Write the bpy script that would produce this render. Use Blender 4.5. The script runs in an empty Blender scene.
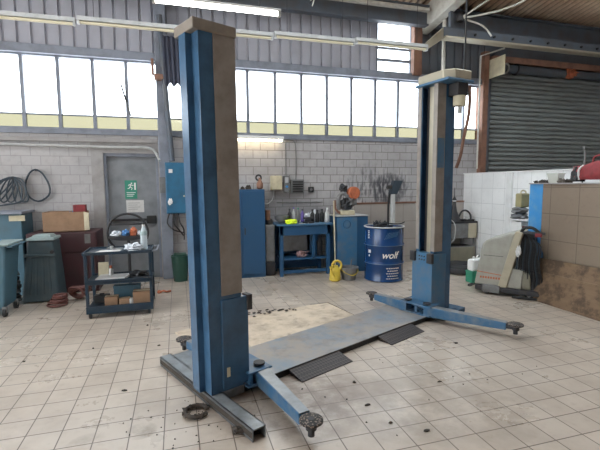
import bpy, bmesh, math, random
from mathutils import Vector, Matrix, noise
R = random.Random(7)
C = bpy.context.scene.collection
PI = math.pi

# ------------------------------------------------------------------ materials
def new(name):
    m = bpy.data.materials.new(name); m.use_nodes = True
    nt = m.node_tree; b = nt.nodes['Principled BSDF']
    return m, nt, b
def N(nt, t, **k):
    n = nt.nodes.new(t)
    for a, v in k.items():
        if a in n.inputs.keys() if hasattr(n.inputs, 'keys') else False: n.inputs[a].default_value = v
        else: setattr(n, a, v)
    return n
def rgb(c): return (c[0], c[1], c[2], 1)
def mix(nt, fac, a, b, mode='MIX'):
    n = nt.nodes.new('ShaderNodeMix'); n.data_type = 'RGBA'; n.blend_type = mode
    for s, v in ((n.inputs[0], fac), (n.inputs[6], a), (n.inputs[7], b)):
        if isinstance(v, (int, float)): s.default_value = v
        elif isinstance(v, (tuple, list)): s.default_value = rgb(v)
        else: nt.links.new(v, s)
    return n.outputs[2]
def mth(nt, op, a, b=None, clamp=False):
    n = nt.nodes.new('ShaderNodeMath'); n.operation = op; n.use_clamp = clamp
    for s, v in zip(n.inputs, (a, b)):
        if v is None: continue
        if isinstance(v, (int, float)): s.default_value = v
        else: nt.links.new(v, s)
    return n.outputs[0]
def ramp(nt, src, lo, hi):
    n = nt.nodes.new('ShaderNodeMapRange'); n.inputs[1].default_value = lo; n.inputs[2].default_value = hi
    nt.links.new(src, n.inputs[0]); return n.outputs[0]
def coords(nt, world=False):
    if world:
        g = nt.nodes.new('ShaderNodeNewGeometry'); return g.outputs['Position']
    t = nt.nodes.new('ShaderNodeTexCoord'); return t.outputs['Object']
def nz(nt, vec, scale, detail=4, rough=.6):
    n = nt.nodes.new('ShaderNodeTexNoise'); n.inputs['Scale'].default_value = scale
    n.inputs['Detail'].default_value = detail; n.inputs['Roughness'].default_value = rough
    nt.links.new(vec, n.inputs['Vector']); return n.outputs['Fac']
def bump(nt, b, h, strength=.3, dist=.01):
    n = nt.nodes.new('ShaderNodeBump'); n.inputs['Strength'].default_value = strength
    n.inputs['Distance'].default_value = dist
    nt.links.new(h, n.inputs['Height']); nt.links.new(n.outputs[0], b.inputs['Normal'])
def mat(name, col, rough=.5, metal=0, dirt=None, amt=.4, scale=6, bmp=0):
    m, nt, b = new(name)
    v = coords(nt)
    n1 = nz(nt, v, scale)
    d = dirt if dirt else tuple(c*.6 for c in col)
    f = mth(nt, 'MULTIPLY', ramp(nt, n1, .42, .72), amt)
    nt.links.new(mix(nt, f, col, d), b.inputs['Base Color'])
    b.inputs['Roughness'].default_value = rough; b.inputs['Metallic'].default_value = metal
    if bmp: bump(nt, b, nz(nt, v, scale*6), bmp)
    return m
M = {}
def defmats():
    M['blue'] = mat('blue enamel', (.05,.12,.215), .24, 0, (.03,.06,.10), .7, 5)
    M['bluel'] = mat('worn light blue enamel', (.05,.15,.27), .36, 0, (.13,.16,.19), .7, 7)
    M['bluearm'] = mat('scuffed blue arm', (.035,.115,.22), .33, 0, (.17,.20,.22), .75, 9)
    M['armtop'] = mat('bare worn steel with blue traces', (.25,.265,.275), .32, .25, (.12,.115,.11), .7, 9)
    M['bluecab'] = mat('cabinet blue', (.018,.075,.165), .42, 0, (.03,.08,.15), .6, 4)
    M['bluebright'] = mat('bright blue paint', (.05,.28,.62), .5, 0, (.2,.36,.5), .5, 9)
    M['elec'] = mat('sky blue cabinet paint', (.03,.14,.25), .4, 0, (.03,.07,.11), .5, 6)
    M['canis'] = mat('dull khaki plastic', (.33,.29,.15), .5, 0, (.2,.16,.09), .5, 9)
    M['navy'] = mat('navy drum paint', (.008,.045,.15), .25, 0, (.01,.03,.07), .5, 6)
    M['brown'] = mat('greasy bare post steel', (.30,.262,.23), .45, .1, (.16,.13,.11), .6, 7)
    M['strip'] = mat('polished guide strip', (.45,.40,.30), .35, .4, (.3,.25,.18), .4, 4)
    M['capm'] = mat('dusty cap cover', (.26,.22,.18), .8, 0, (.15,.125,.105), .6, 8)
    M['black'] = mat('black rubber', (.012,.012,.013), .6, 0, (.04,.035,.03), .5, 12)
    M['dark'] = mat('dark grimy steel', (.035,.035,.04), .5, .3, (.07,.06,.05), .6, 10)
    M['grime'] = mat('oily black grime', (.03,.022,.016), .7, 0, (.09,.06,.04), .6, 25, .3)
    M['grey'] = mat('grey steel', (.20,.20,.20), .5, .2, (.10,.09,.08), .6, 8)
    M['lgrey'] = mat('light grey plastic', (.5,.5,.49), .5, 0, (.3,.29,.27), .5, 8)
    M['white'] = mat('white plastic', (.78,.78,.77), .45, 0, (.5,.48,.45), .3, 8)
    M['cream'] = mat('cream painted metal', (.62,.55,.38), .5, 0, (.35,.28,.2), .5, 8)
    M['card'] = mat('brown cardboard', (.33,.20,.12), .85, 0, (.2,.12,.07), .6, 7)
    M['redcab'] = mat('maroon steel', (.065,.024,.028), .55, 0, (.05,.03,.03), .7, 5)
    M['red'] = mat('red', (.26,.03,.035), .6, 0, (.09,.02,.02), .6, 12)
    M['orange'] = mat('orange paint', (.50,.14,.06), .6, 0, (.16,.06,.04), .5, 14)
    M['yellow'] = mat('yellow rubber', (.68,.50,.06), .5, 0, (.4,.28,.05), .5, 14)
    M['hivis'] = mat('fluorescent yellow cloth', (.72,.9,.03), .8)
    M['bin'] = mat('grey green bin plastic', (.055,.085,.10), .5, 0, (.09,.11,.11), .6, 6)
    M['binlid'] = mat('pale bin lid', (.30,.38,.38), .5, 0, (.2,.22,.2), .5, 6)
    M['bin2'] = mat('slate blue bin plastic', (.07,.15,.20), .5, 0, (.07,.10,.11), .5, 5)
    M['cartb'] = mat('dark blue cart steel', (.014,.035,.06), .4, .2, (.05,.05,.05), .5, 9)
    M['coil'] = mat('reddish brown hose', (.16,.06,.05), .5, 0, (.1,.04,.03), .5, 20)
    M['hose'] = mat('dark hose', (.03,.045,.06), .5)
    M['green'] = mat('green plastic', (.03,.25,.15), .5, 0, (.04,.15,.1), .4, 8)
    M['dgreen'] = mat('dark green plastic', (.02,.07,.05), .5)
    M['door'] = mat('grey door paint', (.24,.25,.265), .45, 0, (.09,.095,.10), .5, 4)
    M['frame'] = mat('pale door surround', (.36,.34,.33), .8, 0, (.24,.22,.21), .6, 6)
    M['steel'] = mat('blue grey frame steel', (.25,.27,.32), .5, .1, (.10,.10,.11), .5, 5)
    M['dsteel'] = mat('dark structural steel', (.10,.12,.15), .55, .1, (.10,.08,.06), .6, 4)
    M['rust'] = mat('rust brown primer steel', (.26,.13,.085), .65, 0, (.09,.05,.04), .6, 6)
    M['beige'] = mat('grey beige machine plastic', (.36,.35,.30), .45, 0, (.22,.21,.18), .5, 7)
    M['beiged'] = mat('olive beige plastic', (.22,.205,.15), .5, 0, (.14,.13,.10), .5, 7)
    M['beigel'] = mat('tan band plastic', (.46,.41,.30), .45, 0, (.3,.27,.2), .4, 7)
    M['cloth'] = mat('white rag', (.72,.74,.78), .9, 0, (.4,.4,.4), .5, 15, .3)
    M['bcloth'] = mat('blue cloth', (.10,.25,.50), .9, 0, (.1,.15,.25), .5, 15, .3)
    M['stone'] = mat('grey rubble', (.16,.14,.12), .9, 0, (.07,.06,.05), .6, 20, .3)
    M['purple'] = mat('purple plastic', (.15,.10,.35), .5)
    M['pipe'] = mat('off white conduit', (.60,.58,.52), .5, 0, (.35,.3,.25), .5, 10)
    M['tarp'] = mat('dark slate ribbed sheet', (.05,.055,.085), .7, 0, (.07,.07,.09), .5, 5)
    M['paper'] = mat('paper', (.62,.60,.58), .9, 0, (.5,.48,.45), .4, 20)
    M['safety'] = mat('green sign film', (.04,.25,.17), .5, 0, (.05,.25,.16), .3, 8)
    M['glow'] = None
    m, nt, b = new('lit fluorescent tube'); b.inputs['Base Color'].default_value = (1,1,1,1)
    b.inputs['Emission Color'].default_value = (1,.97,.92,1); b.inputs['Emission Strength'].default_value = 14; M['glow'] = m
    m, nt, b = new('warm lit fluorescent tube'); b.inputs['Base Color'].default_value = (1,1,1,1)
    b.inputs['Emission Color'].default_value = (1,.84,.56,1); b.inputs['Emission Strength'].default_value = 16; M['glow2'] = m
    m, nt, b = new('unlit tube'); b.inputs['Base Color'].default_value = (.75,.68,.48,1); b.inputs['Roughness'].default_value = .3; M['tube'] = m
    # clear bottle
    m, nt, b = new('clear bottle plastic'); b.inputs['Base Color'].default_value = (.85,.93,.97,1)
    b.inputs['Roughness'].default_value = .12; b.inputs['Alpha'].default_value = .55; M['clear'] = m
    m, nt, b = new('translucent tub'); b.inputs['Base Color'].default_value = (.75,.74,.66,1)
    b.inputs['Roughness'].default_value = .3; b.inputs['Alpha'].default_value = .6; M['tub'] = m
    # window glass
    def glass(name, tint, gl):
        m = bpy.data.materials.new(name); m.use_nodes = True; nt = m.node_tree; nt.nodes.clear()
        o = nt.nodes.new('ShaderNodeOutputMaterial'); t = nt.nodes.new('ShaderNodeBsdfTransparent'); t.inputs[0].default_value = rgb(tint)
        g = nt.nodes.new('ShaderNodeBsdfGlossy'); g.inputs['Roughness'].default_value = .1
        x = nt.nodes.new('ShaderNodeMixShader'); x.inputs[0].default_value = gl
        nt.links.new(t.outputs[0], x.inputs[1]); nt.links.new(g.outputs[0], x.inputs[2]); nt.links.new(x.outputs[0], o.inputs[0])
        return m
    M['glass'] = glass('window glass', (.98,.99,1.0), .04)
    M['added_skyglass'] = glass('added skylight glass', (.80,.84,.86), .05)
    M['glassy'] = glass('yellowed window glass', (.37,.355,.285), .05)
    # block wall
    m, nt, b = new('painted concrete block'); p = coords(nt)
    sx = N(nt, 'ShaderNodeSeparateXYZ'); nt.links.new(p, sx.inputs[0])
    cx = N(nt, 'ShaderNodeCombineXYZ'); nt.links.new(mth(nt, 'ADD', sx.outputs[0], sx.outputs[1]), cx.inputs[0]); nt.links.new(sx.outputs[2], cx.inputs[1])
    br = N(nt, 'ShaderNodeTexBrick'); nt.links.new(cx.outputs[0], br.inputs['Vector'])
    br.inputs['Scale'].default_value = 1; br.inputs['Brick Width'].default_value = .27; br.inputs['Row Height'].default_value = .148
    br.inputs['Mortar Size'].default_value = .006; br.inputs['Mortar Smooth'].default_value = .3
    br.inputs['Color1'].default_value = (.47,.445,.44,1); br.inputs['Color2'].default_value = (.43,.41,.41,1)
    nt.links.new(mix(nt, ramp(nt, sx.outputs[0], -.5, 2.2), (.33,.31,.31), (.15,.13,.12)), br.inputs['Mortar'])
    n1 = nz(nt, p, 1.3, 6); n2 = nz(nt, p, 9, 5)
    c = mix(nt, mth(nt, 'MULTIPLY', ramp(nt, n1, .45, .7), .4), br.outputs['Color'], (.24,.225,.22))
    c = mix(nt, mth(nt, 'MULTIPLY', ramp(nt, n2, .5, .75), .35), c, (.22,.20,.19))
    # soot streaks burnt on the wall above the tile dado
    def blob(cx_, cz_, rx_, rz_):
        a = mth(nt, 'DIVIDE', mth(nt, 'SUBTRACT', sx.outputs[0], cx_), rx_); d = mth(nt, 'DIVIDE', mth(nt, 'SUBTRACT', sx.outputs[2], cz_), rz_)
        return mth(nt, 'SUBTRACT', 1.0, mth(nt, 'ADD', mth(nt, 'MULTIPLY', a, a), mth(nt, 'MULTIPLY', d, d)), True)
    mp = N(nt, 'ShaderNodeMapping'); mp.inputs['Scale'].default_value = (16, 16, 4.5); nt.links.new(p, mp.inputs[0])
    n3 = nz(nt, mp.outputs[0], 1.0, 5)
    s1 = mth(nt, 'MULTIPLY', mth(nt, 'MULTIPLY', mth(nt, 'POWER', blob(3.8,1.45,1.0,.6), .9), ramp(nt, n3, .50, .62)), .75, True)
    s2 = mth(nt, 'MULTIPLY', mth(nt, 'MULTIPLY', mth(nt, 'POWER', blob(4.05,1.5,.42,.32), .5), ramp(nt, n3, .36, .5)), .95, True)
    s3 = mth(nt, 'MULTIPLY', mth(nt, 'MULTIPLY', mth(nt, 'POWER', blob(2.1,1.2,1.0,.35), .5), ramp(nt, n1, .3, .6)), .7, True)
    c = mix(nt, s1, c, (.06,.06,.07)); c = mix(nt, s2, c, (.04,.04,.05)); c = mix(nt, s3, c, (.17,.16,.17))
    nt.links.new(c, b.inputs['Base Color']); b.inputs['Roughness'].default_value = .75
    bump(nt, b, br.outputs['Fac'], -.4, .01); M['block'] = m
    # tiles
    def tiles(name, w, h, c1, c2, mo, rough, plane='xz', dirt=None, ms=.006, x0=0, y0=0, brightn=.3):
        m, nt, b = new(name); p = coords(nt, True)
        sx = N(nt, 'ShaderNodeSeparateXYZ'); nt.links.new(p, sx.inputs[0])
        ix = {'x':0,'y':1,'z':2}
        u = mth(nt, 'DIVIDE', mth(nt, 'SUBTRACT', sx.outputs[ix[plane[0]]], x0), w)
        v = mth(nt, 'DIVIDE', mth(nt, 'SUBTRACT', sx.outputs[ix[plane[1]]], y0), h)
        def edge(a, s):
            f = mth(nt, 'FRACT', a); g = mth(nt, 'ABSOLUTE', mth(nt, 'SUBTRACT', f, .5))
            return ramp(nt, g, .5-ms*1.3/s, .5-ms*.7/s)
        e = mth(nt, 'MAXIMUM', edge(u, w), edge(v, h))
        cb = N(nt, 'ShaderNodeCombineXYZ'); nt.links.new(mth(nt,'FLOOR',u), cb.inputs[0]); nt.links.new(mth(nt,'FLOOR',v), cb.inputs[1])
        wn = N(nt, 'ShaderNodeTexWhiteNoise'); wn.noise_dimensions = '3D'; nt.links.new(cb.outputs[0], wn.inputs['Vector'])
        c = mix(nt, wn.outputs['Value'], c1, c2)
        n1 = nz(nt, p, 1.1, 7, .65); n2 = nz(nt, p, 14, 5)
        d = dirt or tuple(k*.6 for k in c1)
        f = mth(nt, 'MULTIPLY', ramp(nt, n1, .46, .72), brightn); c = mix(nt, f, c, d)
        f2 = mth(nt, 'MULTIPLY', ramp(nt, n2, .55, .8), .3); c = mix(nt, f2, c, d)
        c = mix(nt, e, c, mo)
        nt.links.new(c, b.inputs['Base Color'])
        r = mth(nt, 'ADD', mth(nt, 'MULTIPLY', n1, .3), rough-.15); nt.links.new(r, b.inputs['Roughness'])
        bump(nt, b, e, -.5, .004)
        return m, nt, b, p, c, sx
    m, nt, b, p, c, sx = tiles('floor tile', .2135, .205, (.545,.465,.39), (.49,.415,.345), (.12,.09,.07), .30, 'xy', (.25,.185,.135), .0036, -.137, 2.70, .55)
    # stained patches of dirt
    mk = nz(nt, p, 2.7, 8, .7)
    def sp(x, y, r_, amt, col, c):
        a = mth(nt, 'DIVIDE', mth(nt, 'SUBTRACT', sx.outputs[0], x), r_); d = mth(nt, 'DIVIDE', mth(nt, 'SUBTRACT', sx.outputs[1], y), r_)
        g = mth(nt, 'SUBTRACT', 1.0, mth(nt, 'ADD', mth(nt, 'MULTIPLY', a, a), mth(nt, 'MULTIPLY', d, d)), True)
        f = mth(nt, 'MULTIPLY', mth(nt, 'MULTIPLY', mth(nt, 'POWER', g, .5), ramp(nt, mk, .38, .6)), amt, True)
        return mix(nt, f, c, col)
    c = sp(.75, 2.85, .60, .9, (.15,.10,.075), c); c = sp(1.9, 2.6, .7, .55, (.22,.17,.13), c); c = sp(1.4, 2.45, .35, .5, (.22,.18,.15), c)
    c = sp(3.2, 3.9, 1.0, .5, (.24,.18,.14), c); c = sp(1.2, 3.1, .5, .5, (.25,.19,.15), c); c = sp(-.28, 2.75, .1, .9, (.2,.15,.1), c)
    c = sp(-.6, 2.7, .12, .6, (.22,.17,.12), c); c = sp(2.2, 6.3, 1.2, .5, (.20,.16,.13), c); c = sp(0, 5.6, 1.2, .4, (.25,.2,.17), c)
    nt.links.new(c, b.inputs['Base Color']); M['floor'] = m
    M['tilew'] = tiles('white wall tile', .30, .30, (.88,.88,.87), (.84,.84,.83), (.52,.52,.52), .35, 'yz', (.5,.5,.48), .003)[0]
    M['tileb'] = tiles('grimy beige wall tile', .36, .36, (.45,.40,.36), (.42,.38,.34), (.25,.21,.18), .4, 'xz', (.28,.23,.19), .004, 3.3, .12)[0]
    M['tilep'] = tiles('brown glazed wall tile', .42, .36, (.26,.20,.15), (.245,.19,.14), (.13,.10,.075), .4, 'yz', (.12,.085,.06), .004, 4.0, .10, .2)[0]
    # wooden board
    m, nt, b = new('stained plywood board'); p = coords(nt)
    mp = N(nt, 'ShaderNodeMapping'); mp.inputs['Scale'].default_value = (3, 1.2, 14); nt.links.new(p, mp.inputs[0])
    g = nz(nt, mp.outputs[0], 1.5, 6); k = nz(nt, p, 4.5, 7, .7)
    c = mix(nt, g, (.11,.065,.035), (.25,.16,.09)); c = mix(nt, mth(nt,'MULTIPLY', ramp(nt, k, .46,.60), .8), c, (.05,.03,.018))
    nt.links.new(c, b.inputs['Base Color']); b.inputs['Roughness'].default_value = .7; M['wood'] = m
    # deck plate: worn blue grey steel
    m, nt, b = new('worn blue deck steel'); p = coords(nt)
    c = mix(nt, ramp(nt, nz(nt, p, 2.2, 7, .7), .42, .62), (.32,.275,.235), (.19,.24,.29)); c = mix(nt, mth(nt,'MULTIPLY', ramp(nt, nz(nt, p, 7, 6), .5,.7), .5), c, (.14,.12,.11))
    nt.links.new(c, b.inputs['Base Color']); b.inputs['Roughness'].default_value = .38; b.inputs['Metallic'].default_value = .15; M['deck'] = m
    m, nt, b = new('dirty beige mat'); p = coords(nt)
    c = mix(nt, ramp(nt, nz(nt, p, 3, 7, .7), .42, .68), (.60,.49,.37), (.36,.285,.215)); c = mix(nt, mth(nt,'MULTIPLY',ramp(nt, nz(nt, p, 9, 6), .55,.7),.5), c, (.13,.10,.08))
    nt.links.new(c, b.inputs['Base Color']); b.inputs['Roughness'].default_value = .8; M['mat'] = m
    # checker plate
    m, nt, b = new('dark checker plate'); p = coords(nt)
    ck = N(nt, 'ShaderNodeTexChecker'); ck.inputs['Scale'].default_value = 45
    mp = N(nt, 'ShaderNodeMapping'); mp.inputs['Rotation'].default_value = (0,0,PI/4); nt.links.new(p, mp.inputs[0]); nt.links.new(mp.outputs[0], ck.inputs['Vector'])
    ck.inputs['Color1'].default_value = (.07,.055,.05,1); ck.inputs['Color2'].default_value = (.025,.02,.02,1)
    nt.links.new(ck.outputs[0], b.inputs['Base Color']); b.inputs['Roughness'].default_value = .5; b.inputs['Metallic'].default_value = .2
    bump(nt, b, ck.outputs['Fac'], .5, .004); M['checker'] = m
    m, nt, b = new('pad rubber studs'); p = coords(nt)
    vo = N(nt, 'ShaderNodeTexVoronoi'); vo.inputs['Scale'].default_value = 70; nt.links.new(p, vo.inputs['Vector'])
    c = mix(nt, ramp(nt, vo.outputs['Distance'], .25,.5), (.22,.17,.14), (.02,.018,.016)); nt.links.new(c, b.inputs['Base Color']); b.inputs['Roughness'].default_value = .7
    bump(nt, b, vo.outputs['Distance'], -.8, .006); M['pad'] = m
    # corrugated roof
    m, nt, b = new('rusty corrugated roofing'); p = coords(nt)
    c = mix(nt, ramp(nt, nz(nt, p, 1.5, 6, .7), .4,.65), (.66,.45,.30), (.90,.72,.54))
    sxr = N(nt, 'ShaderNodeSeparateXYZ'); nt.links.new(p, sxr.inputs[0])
    rib_shade = mth(nt, 'SINE', mth(nt, 'MULTIPLY', sxr.outputs[0], 2*PI/.14))   # shade between the ribs painted as dark brown stripes
    c = mix(nt, mth(nt, 'MULTIPLY', ramp(nt, rib_shade, -.2, .6), .8), c, (.16,.08,.045)); nt.links.new(c, b.inputs['Base Color']); b.inputs['Roughness'].default_value = .7; M['roof'] = m
    M['clad'] = mat('grey wall cladding', (.40,.40,.45), .5, 0, (.30,.29,.31), .5, 2.5)
    M['dclad'] = mat('dark wall cladding', (.10,.11,.125), .6, 0, (.09,.07,.06), .5, 3)
    M['shutter'] = mat('dark shutter slats', (.27,.29,.285), .5, 0, (.18,.185,.175), .6, 3)
defmats()

# ------------------------------------------------------------------ mesh builder
class MB:
    def __init__(s): s.b = bmesh.new()
    def _add(s, vs, fs):
        v = [s.b.verts.new(p) for p in vs]
        for f in fs:
            try: s.b.faces.new([v[i] for i in f])
            except ValueError: pass
        return s
    def box(s, x0, x1, y0, y1, z0, z1, m=None):
        vs = [Vector((x, y, z)) for x in (x0, x1) for y in (y0, y1) for z in (z0, z1)]
        if m: vs = [m @ v for v in vs]
        return s._add(vs, [(0,1,3,2),(4,6,7,5),(0,4,5,1),(2,3,7,6),(0,2,6,4),(1,5,7,3)])
    def hexa(s, p):  # 8 points: bottom 4 ring, top 4 ring
        return s._add([Vector(q) for q in p], [(3,2,1,0),(4,5,6,7),(0,1,5,4),(1,2,6,5),(2,3,7,6),(3,0,4,7)])
    def prism(s, poly, vec, off=(0,0,0)):
        n = len(poly); o = Vector(off); a = [Vector(p)+o for p in poly]; w = Vector(vec)
        return s._add(a + [p+w for p in a], [tuple(range(n))[::-1], tuple(range(n, 2*n))] + [(i, (i+1)%n, n+(i+1)%n, n+i) for i in range(n)])
    def cone(s, p0, p1, r0, r1, n=20, caps=True):
        p0 = Vector(p0); p1 = Vector(p1); d = (p1-p0).normalized()
        a = d.orthogonal().normalized(); c = d.cross(a)
        vs = [p + (a*math.cos(t)+c*math.sin(t))*r for p, r in ((p0, r0), (p1, r1)) for t in [2*PI*i/n for i in range(n)]]
        fs = [(i, (i+1)%n, n+(i+1)%n, n+i) for i in range(n)]
        if caps: fs += [tuple(range(n))[::-1], tuple(range(n, 2*n))]
        return s._add(vs, fs)
    def cyl(s, p0, p1, r, n=20): return s.cone(p0, p1, r, r, n)
    def lathe(s, prof, c=(0,0,0), n=24, sx=1, sy=1):
        c = Vector(c); vs = []; k = len(prof)
        for r, z in prof:
            for i in range(n):
                t = 2*PI*i/n; vs.append(c + Vector((r*math.cos(t)*sx, r*math.sin(t)*sy, z)))
        fs = [(j*n+i, j*n+(i+1)%n, (j+1)*n+(i+1)%n, (j+1)*n+i) for j in range(k-1) for i in range(n)]
        if prof[0][0] > 1e-5: fs.append(tuple(range(n))[::-1])
        if prof[-1][0] > 1e-5: fs.append(tuple((k-1)*n+i for i in range(n)))
        return s._add(vs, fs)
    def tube(s, pts, r, n=8, closed=False, smooth=3):
        P = [Vector(p) for p in pts]
        if smooth and len(P) > 2:
            Q = []; L = len(P)
            rng = range(L if closed else L-1)
            for i in rng:
                g = lambda j: P[j % L] if closed else P[max(0, min(L-1, j))]
                a, b_, c_, d = g(i-1), g(i), g(i+1), g(i+2)
                for k in range(smooth):
                    t = k/smooth
                    Q.append(.5*((2*b_)+(-a+c_)*t+(2*a-5*b_+4*c_-d)*t*t+(-a+3*b_-3*c_+d)*t**3))
            if not closed: Q.append(P[-1])
            P = Q
        L = len(P); vs = []
        up = None
        for i in range(L):
            d = (P[(i+1) % L]-P[i-1]) if closed else (P[min(i+1, L-1)]-P[max(i-1, 0)])
            d = d.normalized() if d.length > 1e-9 else Vector((0,0,1))
            if up is None: up = d.orthogonal().normalized()
            up = (up - d*up.dot(d)); up = up.normalized() if up.length > 1e-6 else d.orthogonal().normalized()
            c = d.cross(up)
            for k in range(n):
                t = 2*PI*k/n; vs.append(P[i] + (up*math.cos(t)+c*math.sin(t))*r)
        m = L if closed else L-1
        fs = [(i*n+k, i*n+(k+1)%n, ((i+1)%L)*n+(k+1)%n, ((i+1)%L)*n+k) for i in range(m) for k in range(n)]
        if not closed: fs += [tuple(range(n))[::-1], tuple((L-1)*n+k for k in range(n))]
        return s._add(vs, fs)
    def ring(s, c, rad, r, n=28, axis='z', sx=1, sy=1, k=8):
        pts = []
        for i in range(n):
            t = 2*PI*i/n; a, b_ = rad*math.cos(t)*sx, rad*math.sin(t)*sy
            pts.append(Vector(c) + (Vector((a, b_, 0)) if axis == 'z' else Vector((a, 0, b_)) if axis == 'y' else Vector((0, a, b_))))
        return s.tube(pts, r, k, True, 0)
    def lump(s, c, rx, ry, rz, amp=.25, f=2.0, seed=0, flat=True, sub=3):
        t = bmesh.new(); bmesh.ops.create_icosphere(t, subdivisions=sub, radius=1)
        idx = {}
        for v in t.verts:
            q = v.co.copy(); k = 1+amp*noise.noise(q*f+Vector((seed*3.1, seed*1.7, seed)))*2
            q *= k; q = Vector((q.x*rx, q.y*ry, q.z*rz))
            if flat: q.z = max(q.z, -rz*.55)
            idx[v.index] = s.b.verts.new(Vector(c)+q)
        for f_ in t.faces: s.b.faces.new([idx[v.index] for v in f_.verts])
        t.free(); return s
    def xf(s, m): bmesh.ops.transform(s.b, matrix=m, verts=s.b.verts[:]); return s
    def build(s, name, m, parent=None, bev=0, smooth=False, sub=0):
        bmesh.ops.recalc_face_normals(s.b, faces=s.b.faces[:])
        me = bpy.data.meshes.new(name); s.b.to_mesh(me); s.b.free()
        me.materials.append(M[m] if isinstance(m, str) else m)
        o = bpy.data.objects.new(name, me); C.objects.link(o)
        if parent: o.parent = parent
        if smooth:
            for p in me.polygons: p.use_smooth = True
            try: me.set_sharp_from_angle(angle=math.radians(38))
            except Exception: pass
        if bev:
            k = o.modifiers.new('bevel', 'BEVEL'); k.width = bev; k.segments = 2; k.limit_method = 'ANGLE'
        if sub:
            k = o.modifiers.new('sub', 'SUBSURF'); k.levels = sub; k.render_levels = sub
        return o
def tag(o, label, cat, group=None):
    o['label'] = label; o['category'] = cat
    if group: o['group'] = group
    return o
def thing(name, label, cat, loc=(0,0,0), rz=0, group=None):
    o = bpy.data.objects.new(name, None); C.objects.link(o); o.empty_display_size = .1
    o.location = loc; o.rotation_euler = (0, 0, rz)
    return tag(o, label, cat, group)
def st(o): o['kind'] = 'structure'; return o
def lab(o, l): o['label'] = l; return o
def solo(name, mb, m, label, cat, loc=(0,0,0), rz=0, group=None, bev=0, smooth=False):
    o = mb.build(name, m, None, bev, smooth); o.location = loc; o.rotation_euler = (0,0,rz)
    return tag(o, label, cat, group)
def copy_tree(o, parent=None):
    c = o.copy(); C.objects.link(c); c.parent = parent
    for ch in [x for x in bpy.data.objects if x.parent == o]: copy_tree(ch, c)
    return c

# ------------------------------------------------------------------ camera
f_px = 412.506; yaw, pitch, roll = .286993, -.0982847, -.0065448
cy, sy, cp, sp_ = math.cos(yaw), math.sin(yaw), math.cos(pitch), math.sin(pitch)
F = Vector((sy*cp, cy*cp, sp_)); Rv = Vector((cy, -sy, 0)); U = Rv.cross(F)
c_, s_ = math.cos(roll), math.sin(roll)
R2 = c_*Rv + s_*U; U2 = -s_*Rv + c_*U
cam = bpy.data.cameras.new('camera'); co = bpy.data.objects.new('camera', cam); C.objects.link(co)
cam.sensor_width = 36; cam.lens = f_px/600*36; cam.clip_start = .05
mw = Matrix((R2, U2, -F)).transposed().to_4x4(); mw.translation = Vector((0, 0, 1.6)); co.matrix_world = mw
bpy.context.scene.camera = co

# ------------------------------------------------------------------ room shell
W = 7.45; XL = -7.5; XR = 10.2; YF = -6.0
ADDED_SKY = [(3.0, 5.3, -3.0, 7.5)]  # added skylight opening, out of view, for light from above
st(MB().box(XL-2, XR+2, YF-6, W+.3, -.2, 0).build('floor', 'floor'))
b = MB()
b.box(XL, -1.15, W, W+.25, 0, 2.42); b.box(-1.15, -.30, W, W+.25, 2.13, 2.42); b.box(-.30, 6.25, W, W+.25, 0, 2.42)
st(b.build('wall_back', 'block'))
b = MB(); b.box(XL-.25, XL, 6.0, W+.25, 0, 5.2); b.box(XL-.25, XL, YF, 6.0, 4.6, 7.2); b.box(XL-.25, XL, YF, -4.0, 0, 4.6); b.box(XL-.25, XL, .8, 1.2, 0, 4.6)
st(b.build('wall_left', 'block'))
st(MB().box(XL-.25, XR+.25, YF-.25, YF, 0, 7.2).build('wall_front', 'block'))
st(MB().box(XR, XR+.25, YF, W+.25, 0, 7.2).build('wall_right', 'block'))
# outer wall beyond the shutter
st(MB().box(9.9, XR, W, W+.25, 0, 5.0).build('wall_back_end', 'block'))
# sill and header rails
st(MB().box(XL, 6.25, W-.03, W+.2, 2.42, 2.50).build('trim_1', 'steel', bev=.006))
st(MB().box(XL, 6.25, W-.06, W+.2, 3.63, 3.76).build('trim_2', 'steel', bev=.006))
# tile dado
st(MB().box(3.28, 5.83, W-.02, W, 0, 1.21).build('trim_3', 'tileb'))
st(MB().box(3.27, 5.83, W-.035, W+.001, 1.205, 1.235).build('trim_4', 'rust', bev=.004))
# cladding
def corr(x0, x1, z0, z1, y, step=.195, gap=.035, d=.03):
    b = MB(); x = x0; pts = []
    while x < x1-1e-6:
        e = min(x+step, x1)
        pts += [(x, y+d), (x+.012, y), (e-gap, y), (e-gap+.01, y+d)]
        x = e
    pts.append((x1, y+d))
    vs = [Vector((px, py, z)) for z in (z0, z1) for px, py in pts]; n = len(pts)
    b._add(vs, [(i, i+1, n+i+1, n+i) for i in range(n-1)])
    b.box(x0, x1, y+.05, y+.07, z0, z1)
    return b
st(corr(XL, 3.76, 3.74, 5.1, W).build('wall_back_cladding', 'clad'))
st(corr(4.54, 6.25, 3.70, 5.1, W).build('wall_back_dark_cladding', 'dclad'))
st(MB().box(3.76, 4.54, W, W+.1, 4.72, 5.1).build('wall_back_panel', 'clad'))
# above the shutter
st(MB().box(6.25, 9.9, W, W+.12, 4.10, 5.1).build('wall_back_lintel', 'dclad'))
st(MB().box(6.35, 9.9, W-.16, W, 4.09, 4.22).build('trim_5', 'rust', bev=.006))
st(MB().box(6.14, 6.27, W-.12, W+.1, 0, 4.3).build('trim_6', 'rust', bev=.006))
st(MB().box(6.30, 6.42, W-.02, W+.2, 1.0, 4.12).build('trim_7', 'dsteel', bev=.006))
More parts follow.
